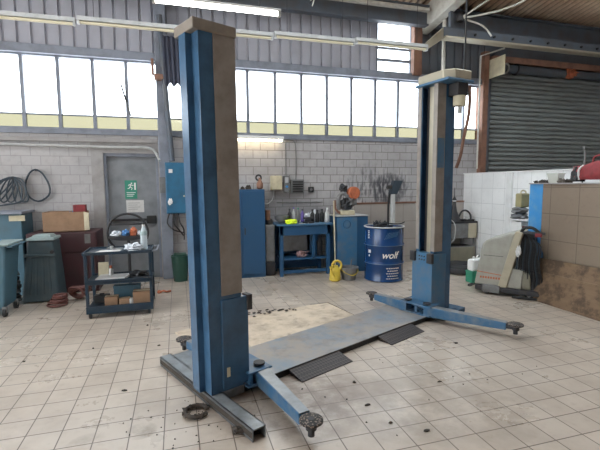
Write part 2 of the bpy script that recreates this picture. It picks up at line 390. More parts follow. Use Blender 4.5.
# eaves beam (I section) running along the wall top
b = MB(); b.box(XL, 9.9, 7.18, 7.20, 4.60, 4.93); b.box(XL, 9.9, 7.12, 7.26, 4.58, 4.61); b.box(XL, 9.9, 7.10, 7.28, 4.91, 4.94)
st(b.build('trim_8', 'dsteel'))
st(MB().box(.6, 4.6, 6.98, 7.06, 4.78, 4.84).build('trim_9', 'pipe', bev=.004))
# windows
def window(n, xs, z0, z1, bars, w=.05, pane='glass', y=W+.03, lower=None):
    f = MB()
    for x in xs: f.box(x-w/2, x+w/2, y, y+.06, z0, z1)
    for z, h in bars: f.box(xs[0], xs[-1], y+.005, y+.05, z-h/2, z+h/2)
    f.box(xs[0]-w/2, xs[-1]+w/2, y-.005, y+.065, z1-.02, z1+.02); f.box(xs[0]-w/2, xs[-1]+w/2, y-.005, y+.065, z0-.01, z0+.025)
    fr = st(f.build('window_%d' % n, 'steel'))
    zz = lower if lower else z0
    g = MB().box(xs[0], xs[-1], y+.028, y+.034, zz, z1).build('glass', pane, fr)
    if lower: lab(MB().box(xs[0], xs[-1], y+.028, y+.034, z0, zz-.006).build('lower_glass', 'glassy', fr), 'yellowed lower panes')
    return fr
xs = [4.254-.5*i for i in range(23)][::-1]; xs = [x for x in xs if x < 4.8] + [4.754, 5.0]
window(1, xs, 2.5, 3.63, [(2.725, .022)], .05, lower=2.725)
window(2, [3.78, 4.52], 3.76, 4.71, [(4.00, .05), (4.22, .04)], .03)
window(3, [5.42, 5.80, 6.18], 2.5, 3.62, [(2.73, .03)], .035, lower=2.73)
st(MB().box(5.0, 5.42, W-.02, W+.12, 2.42, 3.7).build('wall_back_pier', 'dclad'))
st(MB().box(-.28, -.10, W-.14, W, 0, 5.0).build('trim_10', 'steel', bev=.01))       # wall post
st(MB().box(4.50, 4.68, W-.12, W, 3.72, 4.95).build('trim_11', 'rust', bev=.008))
st(MB().box(XL, -.3, W-.05, W, 2.30, 2.36).build('trim_12', 'frame', bev=.006))
# door
b = MB(); b.box(-1.15, -1.11, W+.02, W+.14, 0, 2.13); b.box(-.34, -.30, W+.02, W+.14, 0, 2.13); b.box(-1.11, -.34, W+.02, W+.14, 2.08, 2.13)
dr = st(MB().box(-1.12, -.33, W+.08, W+.12, 0, 2.09).build('door_1', 'door', bev=.004))
b.build('door_frame', 'steel', dr, bev=.004)
b = MB().box(-1.06, -.52, W+.03, W+.05, 1.00, 1.04); b.box(-1.06, -1.03, W+.03, W+.08, 1.0, 1.04)
b.build('push_bar', 'dark', dr, bev=.004)
MB().box(-.52, -.37, W+.02, W+.08, .95, 1.08).build('lock_box', 'black', dr, bev=.006)
# pale render band around the door opening
b = MB(); b.box(-1.33, -1.15, W-.012, W, 0, 2.3); b.box(-.30, -.28, W-.012, W, 0, 2.3); b.box(-1.15, -.30, W-.012, W, 2.13, 2.3)
st(b.build('trim_13', 'frame'))

# roof: corrugated sheet with an unseen glazed bay added to light the floor
k = .15
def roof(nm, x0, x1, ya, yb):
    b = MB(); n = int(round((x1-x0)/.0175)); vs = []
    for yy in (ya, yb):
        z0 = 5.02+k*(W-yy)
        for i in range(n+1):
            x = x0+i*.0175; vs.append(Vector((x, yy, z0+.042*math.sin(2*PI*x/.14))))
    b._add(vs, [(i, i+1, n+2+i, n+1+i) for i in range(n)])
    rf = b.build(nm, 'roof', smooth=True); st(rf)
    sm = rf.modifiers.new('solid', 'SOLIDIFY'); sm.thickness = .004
roof('ceiling', XL-.3, XR+.3, W+.35, ADDED_SKY[0][1])
ylast = ADDED_SKY[0][1]
for i, (ylo, yhi, xa, xb) in enumerate(ADDED_SKY):
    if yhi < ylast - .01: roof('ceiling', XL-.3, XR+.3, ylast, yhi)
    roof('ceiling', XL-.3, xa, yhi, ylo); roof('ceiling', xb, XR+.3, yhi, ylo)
    zz = lambda y: 5.02+k*(W-y)
    b = MB()._add([Vector((xa,yhi,zz(yhi))),Vector((xb,yhi,zz(yhi))),Vector((xb,ylo,zz(ylo))),Vector((xa,ylo,zz(ylo)))],[(0,1,2,3)])
    st(b.build('window_%d' % (4+i), 'added_skyglass'))  # pane of the added, unseen skylight
    ylast = ylo
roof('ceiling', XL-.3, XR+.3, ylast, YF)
def rafter(x, nm, m, w=.09):
    b = MB(); y0, y1 = W-.02, YF
    zz = lambda y: 4.99+k*(W-y)
    for a0, a1, d0, d1 in ((x-w, x+w, .04, .46),):
        b.hexa([(a0,y0,zz(y0)-d1),(a1,y0,zz(y0)-d1),(a1,y1,zz(y1)-d1),(a0,y1,zz(y1)-d1),(a0,y0,zz(y0)-d0),(a1,y0,zz(y0)-d0),(a1,y1,zz(y1)-d0),(a0,y1,zz(y1)-d0)])
    return st(b.build(nm, m))
rafter(4.76, 'trim_14', 'pipe'); rafter(-.2, 'trim_15', 'steel'); rafter(9.6, 'trim_16', 'rust')
for i, yy in enumerate((6.3, 5.0, 3.6, 2.0, 0, -2.2, -4.4)):
    zz = 4.99+k*(W-yy)
    st(MB().box(XL, XR, yy-.04, yy+.04, zz-.07, zz-.0).build('trim_%d' % (17+i), 'rust'))
# low white tiled wall coming forward on the right
st(MB().box(5.83, 6.08, 4.0, W, 0, 1.79).build('wall_right_low', 'tilew'))
st(MB().box(5.81, 6.10, 3.98, W, 1.79, 1.81).build('trim_30', 'white'))
st(MB().box(5.78, 5.83, 6.10, 6.22, 0, 1.80).build('trim_31', 'white', bev=.008))

# brown tiled partition with its blue end
p = st(MB().box(4.86, 5.06, 2.2, 4.55, 0, 1.58).build('wall_partition', 'tilep', bev=.004))
st(MB().box(4.855, 5.065, 4.55, 4.77, 0, 1.585).build('trim_32', 'bluebright', bev=.006))
st(MB().box(4.84, 5.08, 2.2, 4.78, 1.58, 1.597).build('trim_33', 'frame', bev=.004))

# roller shutter (front side)
t = thing('roller_shutter', 'dark grey horizontal slatted roller shutter closing the opening above the white tiled low wall', 'shutter', (0,0,0))
b = MB(); z = 1.0; slat = .098
while z < 4.0:
    prof = [(W+.07, z), (W+.025, z+.004), (W+.0, z+slat*.35), (W+.012, z+slat*.7), (W+.07, z+slat-.002)]
    vs = [Vector((x, y, zz)) for x in (6.42, 9.9) for y, zz in prof]; m_ = len(prof)
    b._add(vs, [(i, i+1, m_+i+1, m_+i) for i in range(m_-1)]); z += slat
b.box(6.42, 9.9, W+.072, W+.08, 0, 4.1)
b.build('slat_curtain', 'shutter', t)
MB().cyl((6.33, W-.13, 3.98), (9.88, W-.13, 3.98), .085, 20).build('roller_tube', 'dsteel', t, smooth=True)
b = MB()
b.box(6.30, 6.325, W-.50, W-.02, 3.76, 4.14)
lab(b.build('end_plate', 'cream', t, bev=.01), 'cream square end plate')
for x in (6.42, 6.66, 6.92):
    MB().ring((x, W-.13, 3.98), .10, .018, 20, 'x').build('collar', 'lgrey' if x < 6.9 else 'dark', t, smooth=True)
lab(MB().lump((8.35, W-.17, 3.98), .16, .10, .10, .35, 3, 4, False).build('rag_wrap', 'orange', t, smooth=True), 'orange red wrapping round the roller tube')

# ------------------------------------------------------------------ two post lift
A = math.radians(24)
lift = thing('car_lift', 'blue two post car lift with arms and pads, standing on the tiled floor', 'car lift', (.188, 2.915, 0), A)
# local x runs from the near post to the far post, local y away from the camera
def post(T, far=False):
    T0 = T.copy()
    if not far: T0 = Matrix.Identity(4)
    def bd(mb, nm, m, par, **kw): return mb.xf(T if par in (lift, pc[0]) and nm in lean_parts or par is pc[0] else (T if far else T0)).build(nm, m, par, **kw)
    lean_parts = ('post',); pc = [None]
    b = MB(); z0, z1 = .08, (2.73 if far else 2.62)
    t_ = .008
    web = [(.0,0),(.0,.10),(-.046,.10),(-.046,.20),(0,.20),(0,.30),(t_,.30),(t_,.19),(-.038,.19),(-.038,.11),(t_,.11),(t_,0)]
    b.prism([(x, y, z0) for x, y in web], (0, 0, z1-z0))
    b.box(0, .27, 0, t_, z0, z1); b.box(0, .27, .30-t_, .30, z0, z1)
    b.box(.27-t_, .27, 0, .06, z0, z1); b.box(.27-t_, .27, .24, .30, z0, z1)
    c = bd(b, 'post', 'blue', lift); pc[0] = c
    xb = .15 if far else .105
    b = MB(); b.box(xb, .272, -.006, 0, .80, z1); b.box(xb, .272, .30, .306, .80, z1)
    b.box(.272, .278, -.006, .05, .80, z1); b.box(.272, .278, .25, .306, .80, z1)
    lab(bd(b, 'bare_cladding', 'brown', c), 'bare brown greasy steel strip along the post')
    b = MB(); b.box(.20, .205, .12, .19, .75, z1)
    lab(bd(b, 'guide_strip', 'strip', c), 'pale polished strip inside the post')
    b = MB(); b.box(.19, .195, .06, .10, .75, z1); b.box(.19, .195, .20, .24, .75, z1); bd(b, 'inner_rail', 'dark', c)
    if not far:
        b = MB(); b.box(-.047, .285, -.02, .27, z1, z1+.072)
        lab(bd(b, 'cap', 'capm', c, bev=.008), 'dusty beige cap')
    else:
        b = MB(); b.box(-.10, .31, -.18, .33, z1, z1+.03); bd(b, 'cap_plate', 'bluel', c, bev=.008)
        b = MB(); b.prism([(-.10,-.10,z1+.03),(-.05,-.18,z1+.03),(.20,-.18,z1+.03),(.285,-.08,z1+.03),(.285,.31,z1+.03),(-.10,.31,z1+.03)], (0,0,.10))
        lab(bd(b, 'cap', 'strip', c, bev=.012), 'dusty cream rounded cap cover')
        b = MB(); b.box(-.04, .12, -.15, -.008, z1-.14, z1); bd(b, 'motor_mount', 'dark', c, bev=.006)
        b = MB().cone((.03,-.09,z1-.25), (.03,-.09,z1-.14), .07, .07, 24); lab(bd(b, 'motor', 'cream', c, smooth=True), 'cream cylindrical motor housing')
        b = MB().cyl((.0,-.07,z1-.33), (.0,-.07,z1-.25), .022, 12); bd(b, 'motor_shaft', 'lgrey', c)
        b = MB().tube([(-.07,-.14,z1-.02),(-.10,-.12,z1-.3),(-.07,-.08,z1-.6),(-.05,-.06,z1-.8),(-.03,-.02,z1-.95)], .018); bd(b, 'control_cable', 'rust', c, smooth=True)
        b = MB(); b.box(.16,.265,-.009,-.006,1.78,2.12); lab(bd(b, 'painted_patch', 'bluel', c), 'light blue painted patch')
    if far: b = MB(); b.box(-.07, .36, -.05, .35, .075, .09); bd(b, 'foot_plate', 'blue', c, bev=.003)
    # carriage
    b = MB(); b.box(.09, .315, -.016, .316, .10, .77)
    g = bd(b, 'carriage', 'bluel' if far else 'blue', lift, bev=.006)
    for ya in (-.03, .25): b = MB(); b.box(.30, .345, ya, ya+.08, .66, .78); bd(b, 'slide_block', 'dark', g, bev=.006)
    for yy in (.11, .15, .19):
        for zz in (.69, .73): b = MB(); b.cyl((.315, yy, zz), (.322, yy, zz), .009, 10); bd(b, 'bolt', 'dark', g)
    if not far:
        b = MB(); b.box(.12, .145, -.021, -.016, .19, .26); bd(b, 'stop_plate', 'cream', g)
    # arm bracket
    if far: T = Yarm
    b = MB()
    b.box(.28, .50, -.06, .36, .165, .18); b.box(.28, .50, -.06, .36, .06, .075); b.box(.30, .33, -.04, .34, .075, .165)
    b.box(.44, .46, .13, .17, .075, .165)
    h = bd(b, 'arm_bracket', 'bluearm', g, bev=.004)
    for s, py, ey, ex in ((-1, .02, -.77 if not far else -.90, .272 if not far else .23), (1, .28, 1.04 if not far else .90, .27 if not far else .37)):
        px = .43
        d = Vector((ex-px, ey-py, 0)); L = d.length; d.normalize(); q = Vector((-d.y, d.x, 0))
        P0 = Vector((px, py, 0)) - d*.02; P1 = Vector((px, py, 0)) + d*(L-.085)
        w0, w1 = .058, .042
        za, zb, zc, zd = .05, .172, .07, .145
        b = MB().hexa([P0-q*w0+Vector((0,0,za)), P0+q*w0+Vector((0,0,za)), P1+q*w1+Vector((0,0,zc)), P1-q*w1+Vector((0,0,zc)),
                       P0-q*w0+Vector((0,0,zb)), P0+q*w0+Vector((0,0,zb)), P1+q*w1+Vector((0,0,zd)), P1-q*w1+Vector((0,0,zd))])
        a = bd(b, 'arm', 'bluearm', lift, bev=.006)
        e = .004
        b = MB().hexa([P0-q*(w0-.006)+Vector((0,0,zb-.002)), P0+q*(w0-.006)+Vector((0,0,zb-.002)), P1+q*(w1-.006)+Vector((0,0,zd-.002)), P1-q*(w1-.006)+Vector((0,0,zd-.002)),
                       P0-q*(w0-.006)+Vector((0,0,zb+e)), P0+q*(w0-.006)+Vector((0,0,zb+e)), P1+q*(w1-.006)+Vector((0,0,zd+e)), P1-q*(w1-.006)+Vector((0,0,zd+e))])
        lab(bd(b, 'arm_top', 'armtop', a), 'worn bare steel top face of the arm')
        E = Vector((ex, ey, 0))
        b = MB().box(-.05, .05, -.03, .03, 0, .05, Matrix.Translation(P1+d*.02+Vector((0,0,.085))) @ Matrix(((d.x, q.x, 0, 0), (d.y, q.y, 0, 0), (0,0,1,0), (0,0,0,1))))
        bd(b, 'pad_fork', 'dark', a, bev=.004)
        b = MB().cyl(E+Vector((0,0,.035)), E+Vector((0,0,.15)), .022, 16); b.cyl(E+Vector((0,0,.08)), E+Vector((0,0,.12)), .036, 16); bd(b, 'pad_screw', 'dark', a, smooth=True)
        b = MB().lathe([(.02,.116),(.055,.120),(.076,.129),(.076,.143),(.069,.148),(0,.148)], E, 28); lab(bd(b, 'lifting_pad', 'pad', a, smooth=True), 'round studded black rubber lifting pad')
        b = MB().cyl((px,py,.05), (px,py,.192), .020, 16); b.cyl((px,py,.192), (px,py,.205), .045, 20); bd(b, 'pivot_pin', 'dark', a, smooth=True)
    return c
lean = Matrix.Identity(4); lean[0][2] = -.0105; lean[0][3] = .001   # the near post leans a little outwards
post(lean)
Ym = Matrix.Translation((3.215, -.05, 0)) @ Matrix.Rotation(math.radians(-13), 4, 'Z') @ Matrix.Scale(-1, 4, (1,0,0))
# shift so that the rotated far post keeps its inner face where the photo shows it
Ym = Matrix.Translation((.0, .03, 0)) @ Ym
Yarm = Matrix.Translation((3.27, .03, 0)) @ Matrix.Scale(-1, 4, (1,0,0))
Yarm = Yarm
post(Ym, True)
b = MB(); b.prism([(-.015,-.545,0),(-.015,-.545,.08),(-.007,-.545,.08),(-.007,-.545,.0)], (0,1.47,0))
b.box(-.015, .085, -.545, .925, .072, .08); b.box(-.015, -.007, -.545, .925, 0, .08); b.box(.077, .085, -.545, .925, 0, .08); 
base = b.build('base_channel', 'armtop', lift); lab(base, 'worn grey steel channel under the near post')
b = MB(); b.box(-.016, -.0155, -.54, .92, .02, .06); b.build('side_slot', 'grime', base)
b = MB(); b.box(.085, .30, .0, .90, .066, .076); b.box(.09, .29, .02, .88, 0, .066); b.build('base_deck', 'armtop', lift, bev=.003)
b = MB().box(2.93, 3.42, -.12, .62, .02, .076); b.build('base_deck', 'blue', lift, bev=.004)
# deck between the posts
b = MB(); b.box(.31, 2.94, .02, .62, .052, .06); dk = b.build('cross_plate', 'deck', lift, bev=.002); lab(dk, 'long scuffed blue grey plate joining both posts')
b = MB(); b.box(.31, 2.94, .028, .04, 0, .052); b.box(.31, 2.94, .60, .612, 0, .052); b.build('plate_edge', 'black', dk)
for x0, x1 in ((.73, 1.33), (1.90, 2.48)):
    b = MB().hexa([(x0,-.155,0),(x1,-.155,0),(x1,.02,.04),(x0,.02,.04),(x0,-.155,.007),(x1,-.155,.007),(x1,.02,.047),(x0,.02,.047)])
    b.box(x0+.01, x0+.02, -.10, .02, 0, .02); b.box(x1-.02, x1-.01, -.10, .02, 0, .02)
    lab(b.build('ramp', 'checker', lift), 'small black checker plate ramp')

# mat lying behind the plate
ca, sa = math.cos(A), math.sin(A)
b = MB(); pts = [(.42,.67),(2.30,.655),(2.44,1.31),(2.2,1.38),(1.9,1.43),(1.65,1.50),(1.3,1.52),(.9,1.62),(.42,1.60)]
b.prism([(x, y, .001) for x, y in pts], (0,0,.012))
solo('floor_board', b, 'mat', 'dirty beige board lying flat on the floor behind the blue lift plate', 'board', (.188,2.915,0), A, bev=.002)
b = MB(); b.tube([(.42,.668,.008),(2.30,.652,.008),(2.445,1.31,.008),(2.2,1.385,.008)], .007, 6, False, 0)
o = b.build('dark_edge', 'grime', bpy.data.objects['floor_board'])
b = MB(); rr = random.Random(3)
for i in range(26):
    x = 1.25+i*.026+rr.uniform(-.05,.05); y = 1.56-(i*.007)+rr.gauss(0,.05)
    b.lump((x, y, .025), rr.uniform(.012,.034), rr.uniform(.010,.025), rr.uniform(.004,.010), .5, 3, i, True, 1)
o = solo('dirt_crumbs', b, 'grime', 'black oily scraps heaped along the far edge of the beige board', 'debris', (.188,2.915,0), A); o['kind'] = 'stuff'

# ------------------------------------------------------------------ loose bits on the floor
b = MB(); pts = [(.078*math.cos(t), .078*math.sin(t), .02) for t in [math.radians(20+i*17) for i in range(19)]]
b.tube(pts, .016, 8, False, 0)
for i in range(0, 18, 2): b.lump(pts[i], .022, .022, .018, .5, 3, i, True, 1)
solo('broken_ring', b, 'grime', 'broken black greasy ring lying beside the near base channel', 'ring', (.075, 2.85, 0))
b = MB(); 
for i in range(6): b.lump((rr.uniform(-.04,.04), rr.uniform(-.025,.025), .018), .025, .02, .02, .5, 3, i+5, True, 1)
solo('greasy_lump', b, 'grime', 'small black greasy lump at the near end of the base channel', 'debris', (.325, 2.545, 0))
b = MB(); rr = random.Random(11)
spots = [(-.23,4.23),(-.45,3.35),(-1.25,2.95),(-.38,4.9),(.0,4.2),(.0,3.9),(1.32,2.95),(1.98,2.75),(2.62,3.4),(1.5,2.2),(1.32,2.35),(1.27,2.6),(-1.4,4.2),(-.85,4.35)]
for x, y in spots: b.lump((x, y, .006), rr.uniform(.012,.028), rr.uniform(.008,.016), .008, .4, 3, x, True, 1)
for i in range(38):
    x = rr.gauss(-.10,.17); y = rr.gauss(2.72,.22)
    b.lump((x, y, .003), rr.uniform(.003,.007), rr.uniform(.003,.007), .004, .4, 3, i, True, 1)
for i in range(16):
    x = rr.uniform(.7,3.0); y = rr.uniform(2.2,3.4)
    b.lump((x, y, .003), rr.uniform(.004,.008), rr.uniform(.004,.008), .004, .4, 3, i, True, 1)
o = solo('floor_crumbs', b, 'grime', 'dark crumbs of dirt scattered over the floor tiles', 'debris'); o['kind'] = 'stuff'

# ------------------------------------------------------------------ lights
def batten(name, label, x0, x1, y, z, tubem, body='white', grp=None, lit=True, drop=0, hh=.055):
    t = thing(name, label, 'ceiling light', (0,0,0), 0, grp)
    MB().box(x0, x1, y-.035, y+.035, z+.02, z+.02+hh).build('housing', body, t, bev=.006)
    tb = MB()
    tb.cyl((x0+.03, y, z), (x1-.03, y, z), .018 if lit else .02, 14)
    tb.build('tube', tubem, t, smooth=True)
    [MB().box(q, q+.03, y-.03, y+.03, z-.022, z+.02).build('end_cap', 'lgrey', t, bev=.004) for q in (x0, x1-.03)]
    if drop:
        [MB().cyl((q, y, z+.02), (q, y, drop), .004, 6).build('hanger', 'dark', t) for q in (x0+.2, x1-.2)]
    return t
batten('fluorescent_light', 'lit white fluorescent batten hanging in front of the near blue post top', -.16, 1.0, 4.0, 3.215, 'glow', drop=5.4, hh=.02)
batten('fluorescent_light', 'lit warm fluorescent batten on the block wall under the windows, right of the near post', .62, 1.86, W-.14, 2.38, 'glow2')
MB().box(1.0, 1.05, W-.1, W, 2.40, 2.45).build('wall_clip', 'lgrey', bpy.data.objects['fluorescent_light.001'])
segs = [(-3.82,-2.53),(-2.51,-1.2),(-1.18,.12),(.14,1.43),(1.45,2.74),(2.76,4.05)]
posn = ['x', 'cut by the left picture edge', 'above the door', 'directly behind the near blue post', 'right of the near post', 'nearest the far post']
for (a, c2), w in list(zip(segs, posn))[1:]:
    batten('batten_light', 'unlit cream batten light in the suspended row, ' + w, a, c2, 6.2, 3.81-.022*(4.05-c2), 'tube', 'lgrey', 'row of unlit battens', False, 5.1)

# crane rail with bolts at the right
t = thing('steel_rail', 'grey steel beam studded with dark bolts crossing above the roller shutter', 'beam')
MB().box(4.62, 9.88, 6.6, 6.66, 4.19, 4.37).build('web', 'dsteel', t)
MB().box(4.62, 9.88, 6.50, 6.68, 4.16, 4.19).build('flange', 'strip', t)
for i in range(12): MB().cyl((5.3+i*.42, 6.6, 4.29), (5.3+i*.42, 6.575, 4.29), .022, 10).build('bolt', 'black', t)
for x in (4.8, 9.8): MB().box(x-.03, x+.03, 6.6, 6.66, 4.37, 5.1).build('hanger', 'dsteel', t)
MB().hexa([(4.04,6.24,3.80),(4.04,6.30,3.80),(4.64,6.68,4.17),(4.64,6.60,4.17),(4.04,6.24,3.92),(4.04,6.30,3.92),(4.64,6.68,4.37),(4.64,6.60,4.37)]).build('end_bracket', 'strip', t, bev=.008)

# conduits
def run(name, label, pts, r, m='pipe', cat='pipe', smooth=0): return solo(name, MB().tube(pts, r, 8, False, smooth), m, label, cat, smooth=True)
run('conduit', 'white conduit dropping from the bolted beam beside the roller shutter', [(6.6,7.30,4.38),(6.02,7.30,4.18),(6.02,7.30,1.9)], .018)
run('conduit', 'thick off white pipe hanging left of the far post top', [(4.86,6.9,4.72),(4.86,6.9,3.3)], .035)
run('power_cable', 'thin black cable hanging from the roof onto the far post top', [(3.38,4.38,5.35),(3.38,4.37,2.75)], .010, 'black', 'cable')
run('drain_pipe', 'dark slanting pipe down the wall post left of the near blue post', [(-.19,7.22,4.3),(-.16,7.22,3.6),(-.07,7.27,2.0)], .042, 'dsteel')
run('conduit', 'thin grey conduit rising from the switch on the block wall', [(1.93,7.43,1.75),(1.93,7.43,2.36)], .009, 'grey')
run('conduit', 'thin grey conduit rising from the slatted wall box', [(2.12,7.43,1.68),(2.12,7.43,2.3),(2.05,7.43,2.40),(1.88,7.43,2.42)], .009, 'grey', smooth=3)
run('conduit', 'pale pipe along the block wall above the door', [(-2.9,7.40,2.25),(-1.0,7.40,2.22),(-.45,7.40,2.22),(-.32,7.40,2.12),(-.27,7.29,2.0)], .022, 'lgrey', smooth=3)
for i, pts in enumerate(([(4.9,6.5,4.5),(5.2,6.0,4.72),(5.6,5.2,5.0)], [(4.9,6.5,4.5),(5.5,5.9,4.55),(6.1,5.2,4.95)], [(5.0,6.5,4.5),(5.3,6.4,4.38),(5.45,6.35,4.20)])):
    run('loose_cable', ['white cable running up beside the pale rafter', 'white cable sagging to the right under the rusty roof', 'short white cable end sticking down from the junction'][i], pts, .016, 'pipe', 'cable', 4)
t = thing('junction_box', 'small round cable junction with loose strands under the roof', 'junction box', (4.9,6.5,4.5))
MB().cyl((0,0,-.05),(0,0,.05),.06,16).build('box', 'dark', t, smooth=True)
MB().cyl((0,0,.05),(0,.0,.62),.008,8).build('hanger', 'dark', t)
t = thing('hanging_wires', 'tangle of loose white wires hanging from the roof above the windows', 'wires', (2.15,6.3,4.6))
for q in range(4):
    rr = random.Random(q); pts = [(.28+.02*q,0,.5),(.2,.0,.25),(.14+rr.uniform(-.04,.04),.0,.06),(.0+rr.uniform(-.05,.05),0,-.06+rr.uniform(-.03,.05)),(-.08+rr.uniform(-.04,.04),0,-.16-.04*q)]
    MB().tube(pts, .009, 6).build('wire', 'pipe' if q % 2 else 'dark', t, smooth=True)
# ribbed dark sheet hanging over the windows
b = MB(); pts = [(-.20+.42*i/28, 7.20+.02*math.sin(i*1.35)) for i in range(29)]
vs = []
for z_ in (3.98, 3.22):
    for i, (x, y) in enumerate(pts): vs.append(Vector((x+(.02 if z_ < 3.5 else 0), y, z_+(.03*math.sin(i*.9) if z_ < 3.5 else 0))))
b._add(vs, [(i, i+1, 30+i, 29+i) for i in range(28)])
o = solo('ribbed_sheet', b, 'tarp', 'dark ribbed sheet hanging before the windows left of the near post', 'sheet'); sm = o.modifiers.new('solid', 'SOLIDIFY'); sm.thickness = .006
# small rust bracket
solo('wall_bracket', MB().box(-.30,-.16,7.18,7.31,3.30,3.38).box(-.34,-.30,7.2,7.31,3.38,3.62), 'rust', 'small rusty bracket on the wall post beside the ribbed sheet', 'bracket', bev=.006)
run('prop_stick', 'dark stick leaning across a left window pane', [(-.83,7.465,3.25),(-.70,7.465,2.74)], .013, 'dark', 'stick')
run('prop_stick', 'dark stay bar crossing the last window pane before the far post', [(4.30,7.465,2.74),(4.75,7.465,3.0)], .010, 'dark', 'stick')

# ------------------------------------------------------------------ left wall zone
t = thing('electric_cabinet', 'blue electric cabinet on the wall between the door and the near post', 'electric cabinet', (-.02,7.12,0))
MB().box(-.165,.165,0,.33,1.13,1.97).build('body', 'elec', t, bev=.008)
MB().box(-.15,.15,-.015,0,1.15,1.95).build('door', 'elec', t, bev=.004)
b = MB().box(-.11,-.05,-.024,-.015,1.80,1.86); lab(b.build('warning_label','white',t), 'white label')
MB().cyl((.12,-.03,1.42),(.12,-.015,1.42),.014,12).build('lock', 'cream', t)
b = MB().lump((-.10,-.035,1.33),.035,.012,.055,.3,3,2,False,2); b.build('paper_tag','white',t)
for i in range(3):
    MB().tube([(-.12+.07*i,.05,1.14),(-.16+.10*i,-.02,.98),(-.06+.08*i,.0,.86),(.10,.1,.80-.06*i)],.011,6).build('cable','dark',t,smooth=True)
solo('switch_box', MB().box(-.06,.06,0,.12,0,.26).box(-.04,.04,-.012,0,.05,.2), 'grey', 'small grey switch box on the wall post beside the blue electric cabinet', 'switch', (-.22,7.20,1.47), bev=.006)
t = thing('waste_bin', 'dark green bin on the floor under the blue electric cabinet', 'bin', (.0,7.12,0))
MB().lathe([(.11,0),(.14,.40),(.145,.40),(.145,.43),(.12,.43),(.10,.03),(0,.03)],n=24).build('bin_body','dgreen',t,smooth=True)
MB().box(-.10,.10,-.10,.10,.43,.46).build('lid','dgreen',t,bev=.01)
t = thing('exit_sign', 'green emergency exit sign stuck on the grey door', 'sign', (-.755,W+.078,1.53))
MB().box(-.095,.095,-.004,0,-.155,.155).build('plate','safety',t)
b = MB(); b.lump((.012,-.006,.105),.012,.003,.012,0,1,0,False,2)
for q in ([( .0,-.006,.09),(-.012,-.006,.045)],[(-.012,-.006,.045),(.02,-.006,.025),(.008,-.006,-.005)],[(-.012,-.006,.045),(-.03,-.006,.02),(-.05,-.006,.02)],[(0,-.006,.085),(.025,-.006,.065),(.04,-.006,.075)],[(0,-.006,.085),(-.03,-.006,.08),(-.035,-.006,.06)]): b.tube(q,.007,6,False,0)
lab(b.build('running_figure','white',t), 'white running figure')
b = MB().box(.052,.078,-.006,-.004,-.005,.115); b.build('doorway_symbol','white',t)
b = MB()
for i in range(3): b.box(-.07,.07-.02*i,-.006,-.004,-.055-.03*i,-.045-.03*i)
b.build('text_lines','white',t)
t = thing('paper_notice', 'white paper notice taped below the green sign on the door', 'notice', (-.70,W+.078,1.25))
MB().box(-.14,.14,-.003,0,-.105,.10).build('sheet','paper',t)
b = MB()
for i in range(4): b.box(-.11,.08-.04*(i%2),-.0045,-.003,.05-.035*i,.056-.035*i)
b.build('writing','grey',t)

# hoses on the wall
t = thing('hose_bundle', 'bundle of thin dark blue hoses looped over a hook on the block wall', 'hose', (-2.42,7.36,1.62))
MB().cyl((0,-.03,.10),(0,.09,.10),.02,10).build('hook','dark',t)
for i in range(6):
    s_i = -.30+.09*i; MB().tube([(0,0,.12),(s_i*.5-.03,-.02,.05),(s_i-.06,-.03,-.14),(s_i-.03,-.03,-.26),(s_i+.05,-.03,-.22),(s_i*.4+.08,-.02,.0)],.011,6,True).build('loop','hose',t,smooth=True)
MB().tube([(0,0,.12),(.12,-.01,.08),(.17,-.02,-.05),(.13,-.02,-.24),(-.1,-.02,-.30),(-.35,-.02,-.33),(-.6,-.02,-.32)],.012,6).build('loop','hose',t,smooth=True)
MB().tube([(0,0,.12),(-.15,-.01,.05),(-.35,-.02,-.08),(-.6,-.02,-.2)],.012,6).build('loop','hose',t,smooth=True)
t = thing('cable_loop', 'single dark oval cable loop hung on the block wall', 'cable', (-2.09,7.40,1.62))
MB().cyl((-.02,-.02,.22),(-.02,.05,.22),.01,8).build('nail','dark',t)
MB().tube([(-.03,0,.235),(.07,0,.17),(.15,0,-.02),(.13,0,-.17),(-.02,0,-.26),(-.15,0,-.17),(-.18,0,.0),(-.12,0,.17)],.014,8,True).build('loop','hose',t,smooth=True)
# blue crate with things
t = thing('steel_container', 'blue open steel container with a flat rim at the left edge against the wall', 'container', (-2.44,6.98,0))
b = MB(); b.box(-.42,.26,-.15,-.12,.0,1.20); b.box(-.42,.26,.32,.35,0,1.20); b.box(-.42,-.39,-.12,.32,0,1.2); b.box(.23,.26,-.12,.32,0,1.2); b.box(-.39,.23,-.12,.32,.05,.08)
b.build('body','bin2',t,bev=.006)
b = MB(); b.box(-.45,.29,-.20,-.12,1.20,1.235); b.box(-.45,.29,.30,.38,1.20,1.235); b.box(-.45,-.38,-.12,.3,1.2,1.235); b.box(.22,.29,-.12,.3,1.2,1.235); b.build('rim','steel',t,bev=.006)
solo('paper_label', MB().box(0,.20,0,.006,0,.08), 'cream', 'cream paper label on the front of the blue container', 'label', (-2.33,6.824,1.10))
solo('blue_rag', MB().lump((0,0,.05),.12,.09,.08,.45,2.5,3), 'bcloth', 'crumpled pale blue rag on the rim of the slate blue wheeled bin', 'rag', (-2.33,6.05,.905), smooth=True)
